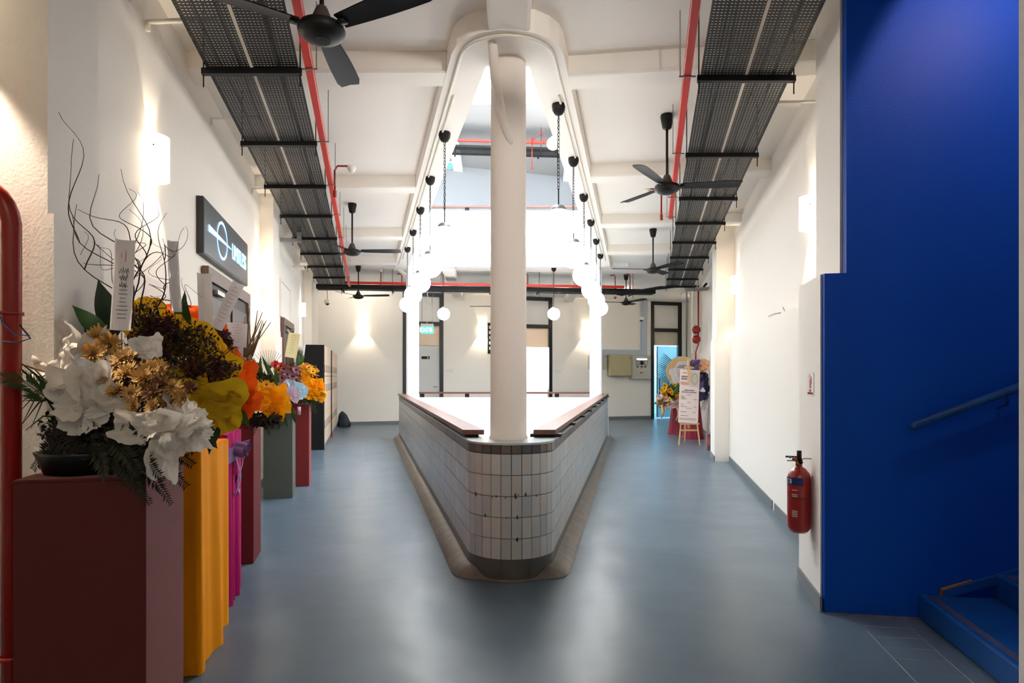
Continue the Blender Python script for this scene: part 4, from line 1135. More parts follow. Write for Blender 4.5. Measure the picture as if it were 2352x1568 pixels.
for x, y, Y in ((75, 1080, 2.5), (110, 1010, 2.48), (100, 1035, 2.55), (150, 975, 2.5), (330, 1150, 2.38), (300, 1110, 2.36), (345, 1160, 2.40), (270, 1090, 2.36), (395, 1160, 2.42), (430, 1120, 2.5), (375, 1105, 2.36), (240, 1105, 2.34), (320, 1090, 2.33), (445, 1070, 2.55)):
    e = w1(x, y, Y); m_ = ctr.lerp(e, .55)+Vector((0, -.03, .07)); A.fern([ctr, m_, m_.lerp(e, .6)+Vector((0, 0, .012)), e], .078, fernm if x > 380 or x < 200 else moss, 26)
for k in range(16):          # palm strips at the far left
    e = w1(A.r.uniform(-40, 90), A.r.uniform(790, 990), 2.45); b = w1(A.r.uniform(110, 150), A.r.uniform(860, 960), 2.55)
    A.put(MB().tube([b, (b+e)/2+Vector((0, 0, .03)), e], [.004, .003, .001], 4), 'palm_strip', [reed, gfern, fernm][k % 3])
A.fern([w1(130, 930, 2.5), w1(60, 880, 2.4), w1(-20, 860, 2.3)], .09, gfern, 30, lw=.12, back=1.2)
for x, y, x2, y2, wd_ in ((245, 770, 165, 700, .035),): A.leaf(w1(x, y, 2.75), w1(x2, y2, 2.7), wd_, gleaf)
A.leaf(w1(255, 790, 2.95), w1(240, 690, 2.9), .05, dleaf)
A.leaf(w1(270, 770, 2.9), w1(225, 640, 2.88), .055, dleaf, .1); A.leaf(w1(240, 775, 2.85), w1(190, 745, 2.75), .05, dleaf)
A.card(w1(284, 655, 2.62), .074, .375, -.02, .32, w1(282, 860, 2.6), cardw, 9, curl=.01)

# 2: yellow bouquet with curly twigs
A = Arr('bouquet', 'yellow paper bouquet with brown filler and curly twigs on the orange stand', PEDS['p2'], 12)
b2 = PEDS['p2']
def w2_(x, y, Y=3.5): return W(x, y, Y)
A.put(MB().lathe([(0, 0), (.14, 0), (.16, .12), (.10, .3), (0, .35)], 14, tuple(b2)), 'foam_core', moss)
for x, y, Y, n, a, b, ro, cu, ru, k in (
 (345, 745, 3.75, (.4, -.85, .3), .14, .16, .1, .2, .1, 3), (420, 785, 3.75, (.5, -.7, .3), .20, .16, -.4, .2, .08, 3), (480, 815, 3.7, (.6, -.6, .3), .15, .13, -.5, .25, .1, 3),
 (465, 920, 3.2, (.5, -.8, .3), .17, .11, -.12, .35, .16, 5), (505, 945, 3.25, (.75, -.65, 0), .08, .13, .2, .3, .14, 4), (430, 890, 3.25, (.3, -.7, .6), .13, .08, 0, .25, .2, 6)):
    A.paper(w2_(x, y, Y), n, a, b, py_ if Y > 3.5 else pmy, ro, cu, ru, k, sq=.4, noise=.02)
A.filler(w2_(395, 795, 3.42), (.25, .14, .14), 1900, .026, [olive, dkb, moss], base=b2+Vector((0, 0, .15)))
A.filler(w2_(480, 850, 3.45), (.16, .14, .08), 1100, .024, [dkb, olive], base=b2+Vector((0, 0, .15)))
A.filler(w2_(335, 735, 3.5), (.09, .08, .11), 480, .024, [olive, moss], base=b2+Vector((0, 0, .15)))
for x, y in ((355, 745), (370, 800), (345, 770), (430, 855), (450, 860), (385, 745), (500, 850)):
    c = w2_(x, y, 3.28); A.filler(c, (.045, .04, .06), 130, .026, [burg, dkb], 'cockscomb_flower', False)
for i, (x, y, x2, y2) in enumerate(((305, 690, 190, 470), (312, 680, 225, 400), (316, 690, 285, 385), (345, 690, 390, 490), (310, 700, 165, 500), (355, 690, 425, 640), (320, 690, 325, 460))):
    A.twig(w2_(x, y+60, 3.4), w2_(x2, y2, min(3.5, FPX*1.0/(841-x2))), twm, .0048, .065, 18, 3)
A.leaf(w2_(435, 745, 3.7), w2_(425, 665, 3.6), .028, gleaf); A.leaf(w2_(415, 740, 3.8), w2_(405, 690, 3.8), .02, gleaf)
A.card(w2_(398, 635, 3.4), .055, .38, .0, .9, w2_(400, 800, 3.45), cardw, 0, True, curl=.01)
for x, y, x2, y2 in ((470, 960, 440, 1050), (500, 980, 480, 1045), (480, 1000, 500, 1030)): A.leaf(w2_(x, y, 3.2), w2_(x2, y2, 3.1), .03, dleaf)
for k in range(9):
    b = w2_(485, 835, 3.3); e = w2_(A.r.uniform(520, 545), A.r.uniform(790, 850), 3.2); A.put(MB().tube([b, (b+e)/2, e], .0018, 4), 'grass_blade', fernm)

# 3: orange bouquet on the magenta stand
A = Arr('bouquet', 'orange crepe paper bouquet with burgundy flowers on the magenta stand', PEDS['p3'], 13)
b3 = PEDS['p3']; w3_ = lambda x, y, Y=4.3: W(x, y, Y)
A.put(MB().lathe([(0, 0), (.13, 0), (.15, .12), (.10, .28), (0, .3)], 14, tuple(b3)), 'foam_core', moss)
for x, y, Y, n, a, b, ro, cu, ru, k in (
 (425, 735, 4.5, (.5, -.9, .2), .165, .13, -.25, .15, .06, 3), (462, 765, 4.5, (.6, -.8, .2), .13, .12, -.2, .15, .06, 3), (520, 830, 4.55, (.7, -.7, .2), .15, .13, -.3, .2, .07, 14), (548, 855, 4.5, (.8, -.6, .1), .11, .12, -.2, .2, .05, 16),
 (553, 900, 4.15, (.6, -.8, .1), .09, .13, .1, .4, .12, 4), (565, 925, 4.15, (.8, -.6, -.1), .08, .10, .3, .3, .12, 4), (540, 890, 4.2, (.3, -.9, .3), .08, .08, 0, .4, .15, 5)):
    A.paper(w3_(x, y, Y), n, a, b, po_, ro, cu, ru, k, sq=.35, noise=.03)
A.filler(w3_(480, 800, 4.4), (.17, .16, .14), 1200, .03, [dkb, olive, burg], base=b3+Vector((0, 0, .15)))
for x, y in ((485, 755), (500, 765), (515, 770), (495, 750), (508, 785), (525, 790), (480, 770)):
    A.flower(w3_(x, y, 4.3), (A.r.uniform(-.3, .5), -.8, .6), .045, burg, dkb, 9, 3)
A.card(w3_(471, 700, 4.1), .085, .40, .03, .55, w3_(475, 840, 4.2), cardw, 0, True, .02)
A.card(w3_(522, 703, 4.2), .075, .34, -.42, .5, w3_(502, 830, 4.3), cardw, 10, True, .02, pal=1)
A.card(w3_(545, 768, 4.5), .13, .17, -.06, .5, w3_(535, 860, 4.45), cardw, 7, False, -.012, pal=1)
for x, y, x2, y2 in ((555, 940, 575, 975), (545, 945, 560, 965)): A.leaf(w3_(x, y, 4.1), w3_(x2, y2+10, 4.1), .02, gleaf)

# 4: amber bouquet with reeds
A = Arr('bouquet', 'amber paper bouquet with tall brown reeds on the dark wine pedestal', PEDS['p4'], 14)
b4 = PEDS['p4']; w4_ = lambda x, y, Y=5.2: W(x, y, Y)
A.put(MB().lathe([(0, 0), (.12, 0), (.14, .1), (.10, .25), (0, .28)], 14, tuple(b4)), 'foam_core', moss)
for x, y, Y, n, a, b, ro, cu, ru, k in (
 (600, 920, 5.05, (.4, -.9, .2), .17, .10, -.05, .3, .2, 6), (625, 925, 5.1, (.7, -.7, 0), .12, .12, .2, .3, .22, 7), (585, 930, 5.0, (0, -1, .1), .10, .09, .1, .35, .2, 5), (615, 900, 5.2, (.4, -.6, .7), .12, .08, 0, .3, .2, 6), (628, 948, 5.05, (.6, -.8, -.2), .07, .06, 0, .3, .22, 5)):
    A.paper(w4_(x, y, Y), n, a, b, pa_, ro, cu, ru, k, sq=.4)
A.filler(w4_(590, 875, 5.3), (.13, .13, .09), 700, .035, [olive, dkb, moss], base=b4+Vector((0, 0, .1)))
A.filler(w4_(575, 845, 5.4), (.07, .08, .09), 260, .035, [olive, dkb], base=b4+Vector((0, 0, .1)))
for x, y in ((588, 882), (600, 890), (612, 884), (594, 900), (620, 892), (582, 895)): A.flower(w4_(x, y, 5.1), (.3, -.8, .5), .04, yel, brn_, 9, 2)
for k in range(13):
    b = w4_(A.r.uniform(560, 580), 820, 5.5); e = w4_(A.r.uniform(556, 612), A.r.uniform(705, 770), 5.5); A.put(MB().tube([b, b.lerp(e, .5), e], [.008, .006, .003], 5), 'reed_stem', reed)
e = w4_(622, 740, 5.3); b = w4_(572, 810, 5.4); A.put(MB().tube([b, e], [.005, .003], 5), 'reed_stem', reed)
A.filler(w4_(610, 965, 5.05), (.14, .1, .05), 420, .04, [moss, fernm], 'dark_foliage', base=b4)
for x, y in ((560, 985), (580, 1000), (620, 1000), (640, 985), (650, 965)):
    e = w4_(x, y, 5.0); c0 = w4_(600, 950, 5.1); A.fern([c0, c0.lerp(e, .5)+Vector((0, -.02, .02)), e], .07, fernm, 16)
for x, y, x2, y2 in ((600, 870, 600, 815), (605, 860, 575, 830), (610, 930, 645, 905), (640, 880, 632, 840)): A.leaf(w4_(x, y, 5.25), w4_(x2, y2, 5.25), .018, gleaf)

# 5: pink and pale blue bouquet
A = Arr('bouquet', 'mauve and red flowers in pink and pale blue paper on the grey green pedestal', PEDS['p5'], 15)
b5 = PEDS['p5']; w5_ = lambda x, y, Y=8.0: W(x, y, Y)
A.put(MB().lathe([(0, 0), (.12, 0), (.14, .1), (.10, .25), (0, .28)], 14, tuple(b5)), 'foam_core', moss)
for x, y, Y, n, a, b, m_ in ((660, 898, 7.85, (.1, -1, .2), .10, .11, pp_), (682, 895, 7.9, (.6, -.8, .1), .10, .12, pb_), (672, 905, 7.8, (.3, -.9, -.1), .08, .09, pp_), (650, 885, 7.95, (-.3, -.9, .2), .07, .08, pp_)):
    A.paper(w5_(x, y, Y), n, a, b, m_, A.r.uniform(-.3, .3), .35, .18, 4)
A.filler(w5_(660, 860, 8.1), (.17, .14, .14), 800, .05, [olive, dkb, brn_, pink], base=b5+Vector((0, 0, .1)))
for x, y, m_ in ((632, 838, redm), (645, 842, redm), (652, 848, pink), (660, 860, pink), (648, 868, pink), (672, 865, pink), (640, 850, yel), (668, 838, brn_), (680, 850, pink), (655, 880, pink)): A.flower(w5_(x, y, 7.9), (.2, -.8, .5), .06, m_, dkb, 9, 2)
for k in range(11):
    a_ = PI/2+(k-5)*.14; c0 = w5_(618, 850, 8.2); e = c0+Vector((math.cos(a_)*.26, -.02, math.sin(a_)*.26)); A.put(MB().tube([c0, e], [.004, .002], 4), 'palm_strip', reed)
for x, y, x2, y2 in ((640, 890, 600, 812), (650, 930, 622, 860), (655, 940, 640, 990), (650, 930, 662, 985), (672, 935, 680, 975), (660, 935, 652, 960)): A.leaf(w5_(x, y, 7.8), w5_(x2, y2, 7.8), .028, gleaf if y2 < 900 else gfern)
A.put(MB().box(w5_(672, 945, 7.75).x, w5_(679, 945, 7.75).x, 7.92, 7.94, 1.02, 1.12), 'ribbon_tail', pp_)

# 6: amber bouquet by the lockers
A = Arr('bouquet', 'amber paper bouquet with yellow daisies and a cream card beside the black locker', PEDS['p6'], 16)
b6 = PEDS['p6']; w6_ = lambda x, y, Y=8.75: W(x, y, Y)
A.put(MB().lathe([(0, 0), (.12, 0), (.14, .1), (.10, .25), (0, .28)], 14, tuple(b6)), 'foam_core', moss)
for x, y, Y, n, a, b in ((700, 875, 8.7, (.2, -.9, .3), .13, .12), (722, 890, 8.65, (.6, -.8, 0), .15, .11), (730, 895, 8.7, (.8, -.6, 0), .10, .13), (712, 905, 8.6, (.3, -.9, -.2), .12, .08), (692, 865, 8.8, (-.2, -.9, .4), .09, .10)):
    A.paper(w6_(x, y, Y), n, a, b, pa_, A.r.uniform(-.3, .3), .3, .24, 6, sq=.45)
A.filler(w6_(705, 855, 8.85), (.16, .13, .10), 500, .05, [olive, orp, yel], base=b6+Vector((0, 0, .1)))
for k in range(14): A.flower(w6_(A.r.uniform(688, 728), A.r.uniform(838, 862), 8.7), (A.r.uniform(-.2, .6), -.8, .5), .05, yel if k % 3 else orp, brn_, 9, 2)
for x, y in ((700, 935), (715, 945), (735, 925), (745, 905), (725, 950), (690, 925)):
    e = w6_(x, y, 8.6); c0 = w6_(712, 905, 8.75); A.fern([c0, c0.lerp(e, .5)+Vector((0, -.02, .02)), e], .10, gfern, 16)
A.card(w6_(672, 793, 8.7), .15, .34, -.16, .35, w6_(690, 850, 8.8), cardc, 9, False, .01, pal=1)
for x, y, x2, y2 in ((690, 850, 688, 808), (692, 850, 698, 812)): A.leaf(w6_(x, y, 8.8), w6_(x2, y2, 8.8), .03, gleaf)
A.put(MB().tube([w6_(694, 840, 8.8), w6_(700, 790, 8.8)], .012, 6), 'white_rod', cardw)

# ------------------------------------------------------------------ lockers and bag
oak = M('locker_oak', (222, 196, 172), .5, var=.08, vscale=3, stretch=(10, 10, 1))
lockblk = M('locker_black', (26, 27, 29), .55)
k_ = math.hypot(1, KL)
for i, (ya, yb, lab) in enumerate(((13.06, 15.5, 'nearer locker unit with black side and oak doors'), (15.95, 18.9, 'farther locker unit with oak doors beside the black bag'))):
    L_ = (yb-ya)*k_; dp = .40 if i == 0 else .36
    t = thing('locker', lab, 'locker', PL(-.846, ya)+(0,), AL, 'oak fronted lockers')
    MB().box(-dp, -.02, 0, L_, 0, 2.13).build('carcass', lockblk, t); MB().box(-dp+.03, -.01, .02, L_-.01, 0, .1).build('plinth', greym, t)
    MB().box(-dp, 0, 0, .035, 0, 2.13).build('side_panel', lockblk, t)
    cw = (L_-.05)/5; rows_ = [(.11, .745), (.755, 1.49), (1.50, 2.12)]
    for c in range(5):
        for (z0, z1) in rows_:
            d = MB().box(-.02, 0, .04+c*cw+.002, .04+(c+1)*cw-.002, z0, z1).build('door', oak, t)
            hzc = z1-.22 if z0 < 1.4 else z0+.17
            MB().box(0, .006, .04+c*cw+.05, .04+c*cw+.075, hzc-.06, hzc+.06).build('handle', blackm, d); MB().box(0, .007, .04+c*cw+.04, .04+c*cw+.095, hzc-.10, hzc-.06).build('lock', blackm, d)
bagm = M('bag_teal_black', (22, 36, 44), .6, bump=.3, bscale=9)
t = thing('drawstring_bag', 'black and teal drawstring bag slumped on the floor by the lockers', 'bag', ((790-1176)/FPX*18.9, 18.9, 0))
P = []
for i in range(15):
    q = i/14; r = .17*(1-.05*q)*(1-q**3.0)**.75 if q < .98 else .012; r *= 1+.08*math.sin(q*9)
    P.append([((r*(1+.08*math.sin(3*a+q*4)))*math.cos(a)*1.05-.05*q*q, (r*.75*(1+.06*math.sin(5*a)))*math.sin(a), .005+.46*q) for a in [2*PI*j/28 for j in range(28)]])
MB().grid(P, True).build('body', bagm, t, smooth=True)
MB().tube([(-.06, -.03, .46), (-.13, -.10, .3), (-.16, -.1, .05)], .006, 6).build('cord', blackm, t, smooth=True)

# ------------------------------------------------------------------ fire extinguisher, its sign, wall marks
ey = 4.38
t = thing('fire_extinguisher', 'red fire extinguisher hung on the white pier beside the blue wall', 'fire extinguisher', PW(1.0, ey)+(.44,), AR)
redx = M('extinguisher_red', (158, 20, 24), .22, coat=.4)
MB().lathe([(0, .015), (.05, 0), (.062, .012), (.073, .035), (.0745, .06), (.0745, .36), (.068, .40), (.045, .43), (.022, .445), (.02, .46), (0, .46)], 32).build('cylinder', redx, t, smooth=True)
MB().lathe([(.0752, .238), (.0752, .242)], 32).build('seam', M('seam_dark', (120, 16, 18), .4), t)
vl = MB().lathe([(0, .45), (.022, .45), (.022, .475), (.014, .48), (.014, .505), (0, .505)], 16).build('valve', M('brass', (150, 120, 60), .3, metal=.9), t, smooth=True)
MB().tube([(.0, .0, .48), (.04, .02, .50)], .013, 10).build('pressure_gauge', M('gauge_orange', (196, 84, 30), .4), vl, smooth=True)
MB().tube([(-.01, .015, .47), (.005, .03, .51), (.005, .03, .555)], [.014, .016, .016], 10).build('nozzle', blackm, t, smooth=True)
MB().box(-.012, .085, -.008, .008, .505, .515).build('lever', blackm, t); MB().box(-.012, .075, -.008, .008, .48, .488).build('grip', chrome, t)
MB().sphere((.06, .02, .51), .01, 8, 6).build('safety_pin', M('pin_green', (30, 130, 80), .4), t)
MB().lathe([(.0750, .325), (.0752, .375)], 20, (0, 0, 0), -.2, 1.75).build('blue_band', M('band_blue', (22, 44, 110), .35), t)
lb = MB()
for zc, n_ in ((.26, 2), (.29, 1), (.15, 4)):
    for k in range(n_): lb.lathe([(.0753, zc-.012*k), (.0753, zc-.012*k+.006)], 6, (0, 0, 0), .75, 1.25)
lb.build('print', M('print_white', (210, 200, 196), .5), t)
bd = [c for c in t.children if c.name.startswith('blue_band')][0]
MB().lathe([(.0756, .335), (.0756, .366)], 4, (0, 0, 0), .55, .72).build('crest', M('print_white', (210, 200, 196), .5), bd)
gl = text_obj('C', .04, M('print_white', (210, 200, 196), .5), bd, (.0757*math.cos(.35), .0757*math.sin(.35), .35), (PI/2, 0, PI/2+.35), 'letter', .0005)
wb_ = MB(); wb_.box(-.09, -.085, -.015, .015, .48, .58); wb_.build('wall_bracket', zinc, t)
MB().tube([(-.085, 0, .50), (-.03, 0, .50), (-.02, -.02, .485), (.015, -.02, .485)], .004, 6).build('bracket_hook', zinc, t)
t = thing('safety_sign', 'small white sign with a red extinguisher pictogram on the pier', 'sign', PW(1.08, 4.37)+(1.445,), AR)
MB().box(0, .004, -.085, .085, -.078, .078).build('plate', whitep, t)
sr = M('sign_red', (186, 40, 44), .5)
ic = MB(); ic.box(.004, .0055, -.022, .022, -.03, .03); ic.box(.004, .0055, -.012, .012, .03, .042); ic.box(.004, .0055, -.035, .02, .045, .052); ic.box(.004, .0055, .026, .036, -.0, .046); ic.box(.004, .0055, -.03, -.01, .055, .064)
ic.build('pictogram', sr, t)
text_obj('FIRE', .022, sr, t, (.0045, 0, -.045), (PI/2, 0, PI/2)); text_obj('EXTINGUISHER', .020, sr, t, (.0045, 0, -.063), (PI/2, 0, PI/2))
for i, (pts, lab) in enumerate((([(1766, 726), (1780, 720), (1794, 718)], 'longer dark wire end curving on the right wall'), ([(1799, 705), (1803, 714)], 'short dark wire end on the right wall ledge'))):
    q = []
    for x, y in pts:
        Y, z = pxR(x, y, 1.43); q.append(PW(1.425, Y)+(z,))
    tag(MB().tube(q, .003, 5).build('wire_end', blackm), lab, 'wire')

# ------------------------------------------------------------------ stairs, blue handrail and skirting board
e1 = Vector((.986, -.168, 0)); e2 = Vector((-.168, -.986, 0)); S0 = Vector((2.52, 4.0, 0)); AS = math.atan2(e1.y, e1.x)
stm = M('blue_step_paint', (16, 76, 150), .35, bump=.06, bscale=80, var=.15, vscale=5)
stair = struct(MB().box(3.2, 4.2, -1.35, 0, 0, 1.2).build('stair', stm, loc=tuple(S0), rot=AS))
for i in range(8):
    st = MB().box(.42*i, .42*(i+1)+.02, -1.35, -.004, 0 if i < 2 else .1*i, .15*(i+1)).build('step', stm, stair, bevel=.012)
    MB().box(.42*i+.03, .42*i+.075, -1.3, -.06, .15*(i+1)-.002, .15*(i+1)+.002).build('nosing_strip', M('nosing_grit', (60, 70, 110), .7, bump=.5, bscale=300), st)
ns = MB()
for (a, z0), (b, z1) in zip([(.13, .165), (.62, .34)], [(.62, .34), (3.2, 1.27)]):
    ns.hexa([(a, -.035, z0-.03), (b, -.035, z1-.03), (b, 0, z1-.03), (a, 0, z0-.03), (a, -.035, z0+.02), (b, -.035, z1+.02), (b, 0, z1+.02), (a, 0, z0+.02)])
so = tag(ns.build('stair_skirting', stm, loc=tuple(S0), rot=AS), 'blue sloping skirting board with a chipped end above the steps', 'skirting board')
MB().hexa([(.12, -.03, .15), (.30, -.02, .215), (.30, -.004, .215), (.12, -.004, .15), (.125, -.034, .188), (.30, -.01, .253), (.30, -.003, .255), (.125, -.004, .192)]).build('chipped_wood', M('bare_wood', (150, 100, 60), .8), so)
t = thing('stair_handrail', 'round blue handrail sloping up the blue stair wall', 'handrail', tuple(S0)[:2]+(1.197,), AS)
MB().tube([(-.06, -.09, 0), (2.9, -.09, 1.22)], .027, 14).build('rail', stm, t, smooth=True)
MB().sphere((-.06, -.09, 0), .027, 12, 8).build('end_cap', stm, t, smooth=True)
for x in (.45, 1.6): MB().tube([(x, -.09, .412*(x+.06)), (x, -.085, .412*(x+.06)-.08), (x, 0, .412*(x+.06)-.1)], .009, 8).build('bracket', stm, t, smooth=True)
# worn concrete strip and old tile joints at the foot of the blue wall
wc = MB()
for i in range(14):
    x = 2.02+i*.036; wc.add([(x, blueY(x)-.002, .0015), (x+.036, blueY(x+.036)-.002, .0015), (x+.036, blueY(x+.036)-.035-.02*math.sin(i*1.7), .0015), (x, blueY(x)-.035-.02*math.sin((i-1)*1.7), .0015)], [(3, 2, 1, 0)])
stuff(wc.build('bare_concrete_edge', M('bare_concrete', (104, 92, 84), .8, var=.3, vscale=30), floor))
gm = M('old_tile_joint', (116, 120, 126), .5)
jn = MB()
for k in range(3):
    a = S0-e1*(.12+.27*k)+e2*(.1+.18*k); b = S0-e1*(.12+.27*k)+e2*1.3
    if k < 2: jn.tube([a+Vector((0, 0, .0005)), b+Vector((0, 0, .0005))], .0018, 4)
for k in range(7):
    a = S0-e1*.10+e2*(.2+.15*k); b = S0-e1*.38+e2*(.2+.15*k); jn.tube([a, b], .0016, 4)
stuff(jn.build('tile_joint_lines', gm, floor))

# ------------------------------------------------------------------ far right: easel, poster, flower stands
beech = M('beech', (206, 168, 116), .5, var=.12, vscale=5)
E0 = W(1585, 1022, 14.0); E0.z = 0
t = thing('easel', 'light wooden easel holding the poster at the far right', 'easel', tuple(E0), 0)
MB().tube([(-.24, 0, 0), (-.04, .20, 1.72)], .017, 6).build('leg', beech, t); MB().tube([(.20, -.04, 0), (.06, .20, 1.72)], .017, 6).build('leg', beech, t)
MB().tube([(.05, .62, 0), (.0, .22, 1.65)], .016, 6).build('leg', beech, t)
MB().box(-.22, .21, .02, .05, .44, .475).build('ledge', beech, t); MB().box(-.19, .19, .03, .05, .30, .335).build('crossbar', beech, t)
MB().box(-.012, .03, .12, .15, .35, 1.86).build('mast', beech, t); MB().box(-.08, .12, .13, .16, 1.66, 1.70).build('top_clamp', beech, t)
# poster leaning on the easel
posm = M('poster_blush', (226, 206, 198), .6)
p0 = thing('poster', 'blush pink event poster with small print standing on the easel', 'poster', tuple(E0+Vector((0, .01, .476))), 0)
ang = math.radians(7); ry = math.radians(4)
def pp2(a, b, e=0):   # a across -.5...5, b up 0..1
    H_, W_ = 1.17, .43
    x = a*W_; z = b*H_*math.cos(ang); y = b*H_*math.sin(ang)-e
    return (x*math.cos(ry)+z*math.sin(ry)-.04, y, z*math.cos(ry)-x*math.sin(ry))
def pq(m, name, a0, a1, b0, b1, e=.004, par=p0):
    mb = MB(); mb.add([pp2(a0, b0, e), pp2(a1, b0, e), pp2(a1, b1, e), pp2(a0, b1, e)], [(0, 1, 2, 3)]); return mb.build(name, m, par)
sh_ = MB(); sh_.hexa([pp2(-.5, 0, 0), pp2(.5, 0, 0), pp2(.5, 0, -.008), pp2(-.5, 0, -.008), pp2(-.5, 1, 0), pp2(.5, 1, 0), pp2(.5, 1, -.008), pp2(-.5, 1, -.008)]); sheet = sh_.build('board', posm, p0)
pq(M('photo_print', (196, 190, 186), .5), 'photo', .04, .46, .68, .97, .003)
gold = M('gold_print', (196, 160, 96), .5)
rb = MB(); R_ = []
for i in range(25):
    a = 2*PI*i/24; R_.append([pp2(.25+(.15+e)*math.cos(a), .83+(.10+e*.5)*math.sin(a), .005) for e in (-.02, .02)])
rb.grid(R_); rb.build('ring_print', gold, p0)
pq(M('coral_print', (210, 150, 138), .5), 'banner_print', -.46, -.02, .71, .765)
inkm = M('poster_ink', (120, 104, 104), .6); wr = MB(); rnd = random.Random(9)
for (b, a0, a1, h) in ((.93, -.36, -.15, .012), (.85, -.42, -.05, .03), (.805, -.42, -.12, .03), (.60, -.25, .25, .022), (.565, -.4, .38, .02), (.52, -.1, .1, .01), (.49, -.42, -.25, .01), (.465, -.42, -.2, .01), (.44, -.42, -.1, .01), (.44, .25, .4, .01), (.38, -.08, .08, .01), (.34, -.42, -.25, .01), (.30, -.42, -.1, .01), (.30, .25, .4, .01), (.27, -.1, .15, .01), (.20, -.4, -.1, .012), (.20, .25, .36, .012), (.13, -.4, 0, .01), (.08, -.45, .4, .008), (.06, -.45, .4, .008)):
    q = a0
    while q < a1:
        q2 = min(a1, q+rnd.uniform(.02, .06)); o = len(wr.v); wr.add([pp2(q, b, .004), pp2(q2, b, .004), pp2(q2, b+h, .004), pp2(q, b+h, .004)], [(0, 1, 2, 3)]); q = q2+.012
wr.build('small_print', inkm, p0)

# wine cloth stand with the round wooden board bouquet
winec = M('wine_cloth', (132, 16, 44), .6)
S1 = W(1562, 995, 16.6); S1.z = 0
t = thing('draped_stand', 'wine red cloth draped flower stand behind the easel', 'stand', tuple(S1))
P = []
for k in range(12):
    z = .95*(1-k/11); row = []
    for j in range(60):
        a = 2*PI*j/60; g = 1-z/.95; r = .16+.13*g+(.012+.02*g)*math.sin(9*a+1)
        row.append((r*math.cos(a), r*math.sin(a), max(.003, z)))
    P.append(row[::-1])
mb = MB(); mb.grid(P, True); mb.add([(.16*math.cos(2*PI*j/24), .16*math.sin(2*PI*j/24), .948) for j in range(24)], [tuple(range(24))]); mb.build('cloth', winec, t, smooth=True)
w7 = lambda x, y, Y=16.4: W(x, y, Y)
A = Arr('bouquet', 'sunflower bouquet with a round wooden plaque and palm leaf on the wine red stand', (S1.x, S1.y, .95), 21)
c = w7(1566, 853, 16.55)
mb = MB(); mb.lathe([(0, -.015), (.40, -.015), (.40, .015), (0, .015)], 40); mb.v = [(c.x+x, c.y+z, c.z+y*.98) for x, y, z in mb.v]; A.put(mb, 'wooden_plaque', M('plaque_pine', (214, 182, 132), .5, var=.15, vscale=4, stretch=(12, 1, 1)), False)
c = w7(1568, 855, 16.48); hp = []
for i in range(40):
    a = 2*PI*i/40; r = .27+.035*math.cos(4*a)+.02*math.cos(6*a); hp.append((c.x+r*1.1*math.cos(a), c.y, c.z+r*math.sin(a)))
mb = MB(); mb.add(hp, [tuple(range(39, -1, -1))]); mb.add([(x, y+.008, z) for x, y, z in hp], [tuple(range(40))]); A.put(mb, 'message_plate', cardw, False)
wr = MB()
for k, (dz, hw_) in enumerate(((.17, .1), (.13, .14))): wr.box(c.x-hw_, c.x+hw_, c.y-.004, c.y-.001, c.z+dz-.01, c.z+dz+.01)
A.put(wr, 'writing', M('ink_mauve', (150, 120, 150), .6), False)
mb = MB(); R_ = []
for i in range(25):
    a = 2*PI*i/24; R_.append([(c.x+.03+(.10+e)*math.cos(a), c.y-.004, c.z-.06+(.10+e)*math.sin(a)) for e in (-.02, .02)])
mb.grid(R_); A.put(mb, 'gold_ring', gold)
A.card(w7(1549, 863, 16.2), .17, .38, .30, .1, w7(1560, 905, 16.3), cardw, 7, False, .0, pal=1)
for k in range(20):
    q = k/19; b = w7(1535+10*q, 900-70*q, 16.7); d = Vector((-.25-.1*math.sin(q*3), -.02, .14+.1*q)); A.put(MB().tube([b, b+d*.6, b+d*1.0+Vector((0, 0, -.02))], [.012, .010, .002], 4), 'palm_strip', dleaf)
for k in range(16):
    c2 = w7(A.r.uniform(1520, 1562), A.r.uniform(882, 918), 16.2); A.flower(c2, (A.r.uniform(-.5, .5), -.8, .3), .085, yel if k % 4 else orp, brn_, 9, 2)
A.filler(w7(1545, 900, 16.4), (.28, .16, .2), 700, .08, [dleaf, gfern, olive], 'foliage', base=(S1.x, S1.y, .95))
for x, y, x2, y2 in ((1550, 895, 1538, 880), (1552, 900, 1558, 878), (1548, 905, 1560, 888)): A.leaf(w7(x, y, 16.1), w7(x2, y2, 16.1), .05, gleaf)
for x, y, n in ((1530, 930, (-.3, -.9, 0)), (1548, 928, (.2, -.9, 0)), (1562, 930, (.5, -.8, 0)), (1522, 915, (-.6, -.7, .1))): A.paper(w7(x, y, 16.2), n, .16, .10, M('blush_paper', (226, 198, 190), .7, trans=.3), .2, .3, .25, 6)
A.filler(w7(1520, 925, 16.2), (.14, .1, .1), 160, .09, [reed, tan_], 'dry_grass', base=w7(1540, 915, 16.3))
A.put(MB().tube([w7(1520, 930, 16.1), w7(1523, 945, 16.1), w7(1519, 960, 16.1)], [.03, .04, .015], 6), 'ribbon_tail', gold); A.put(MB().tube([w7(1556, 935, 16.1), w7(1558, 952, 16.1), w7(1553, 966, 16.1)], .018, 6), 'ribbon_tail', gold)
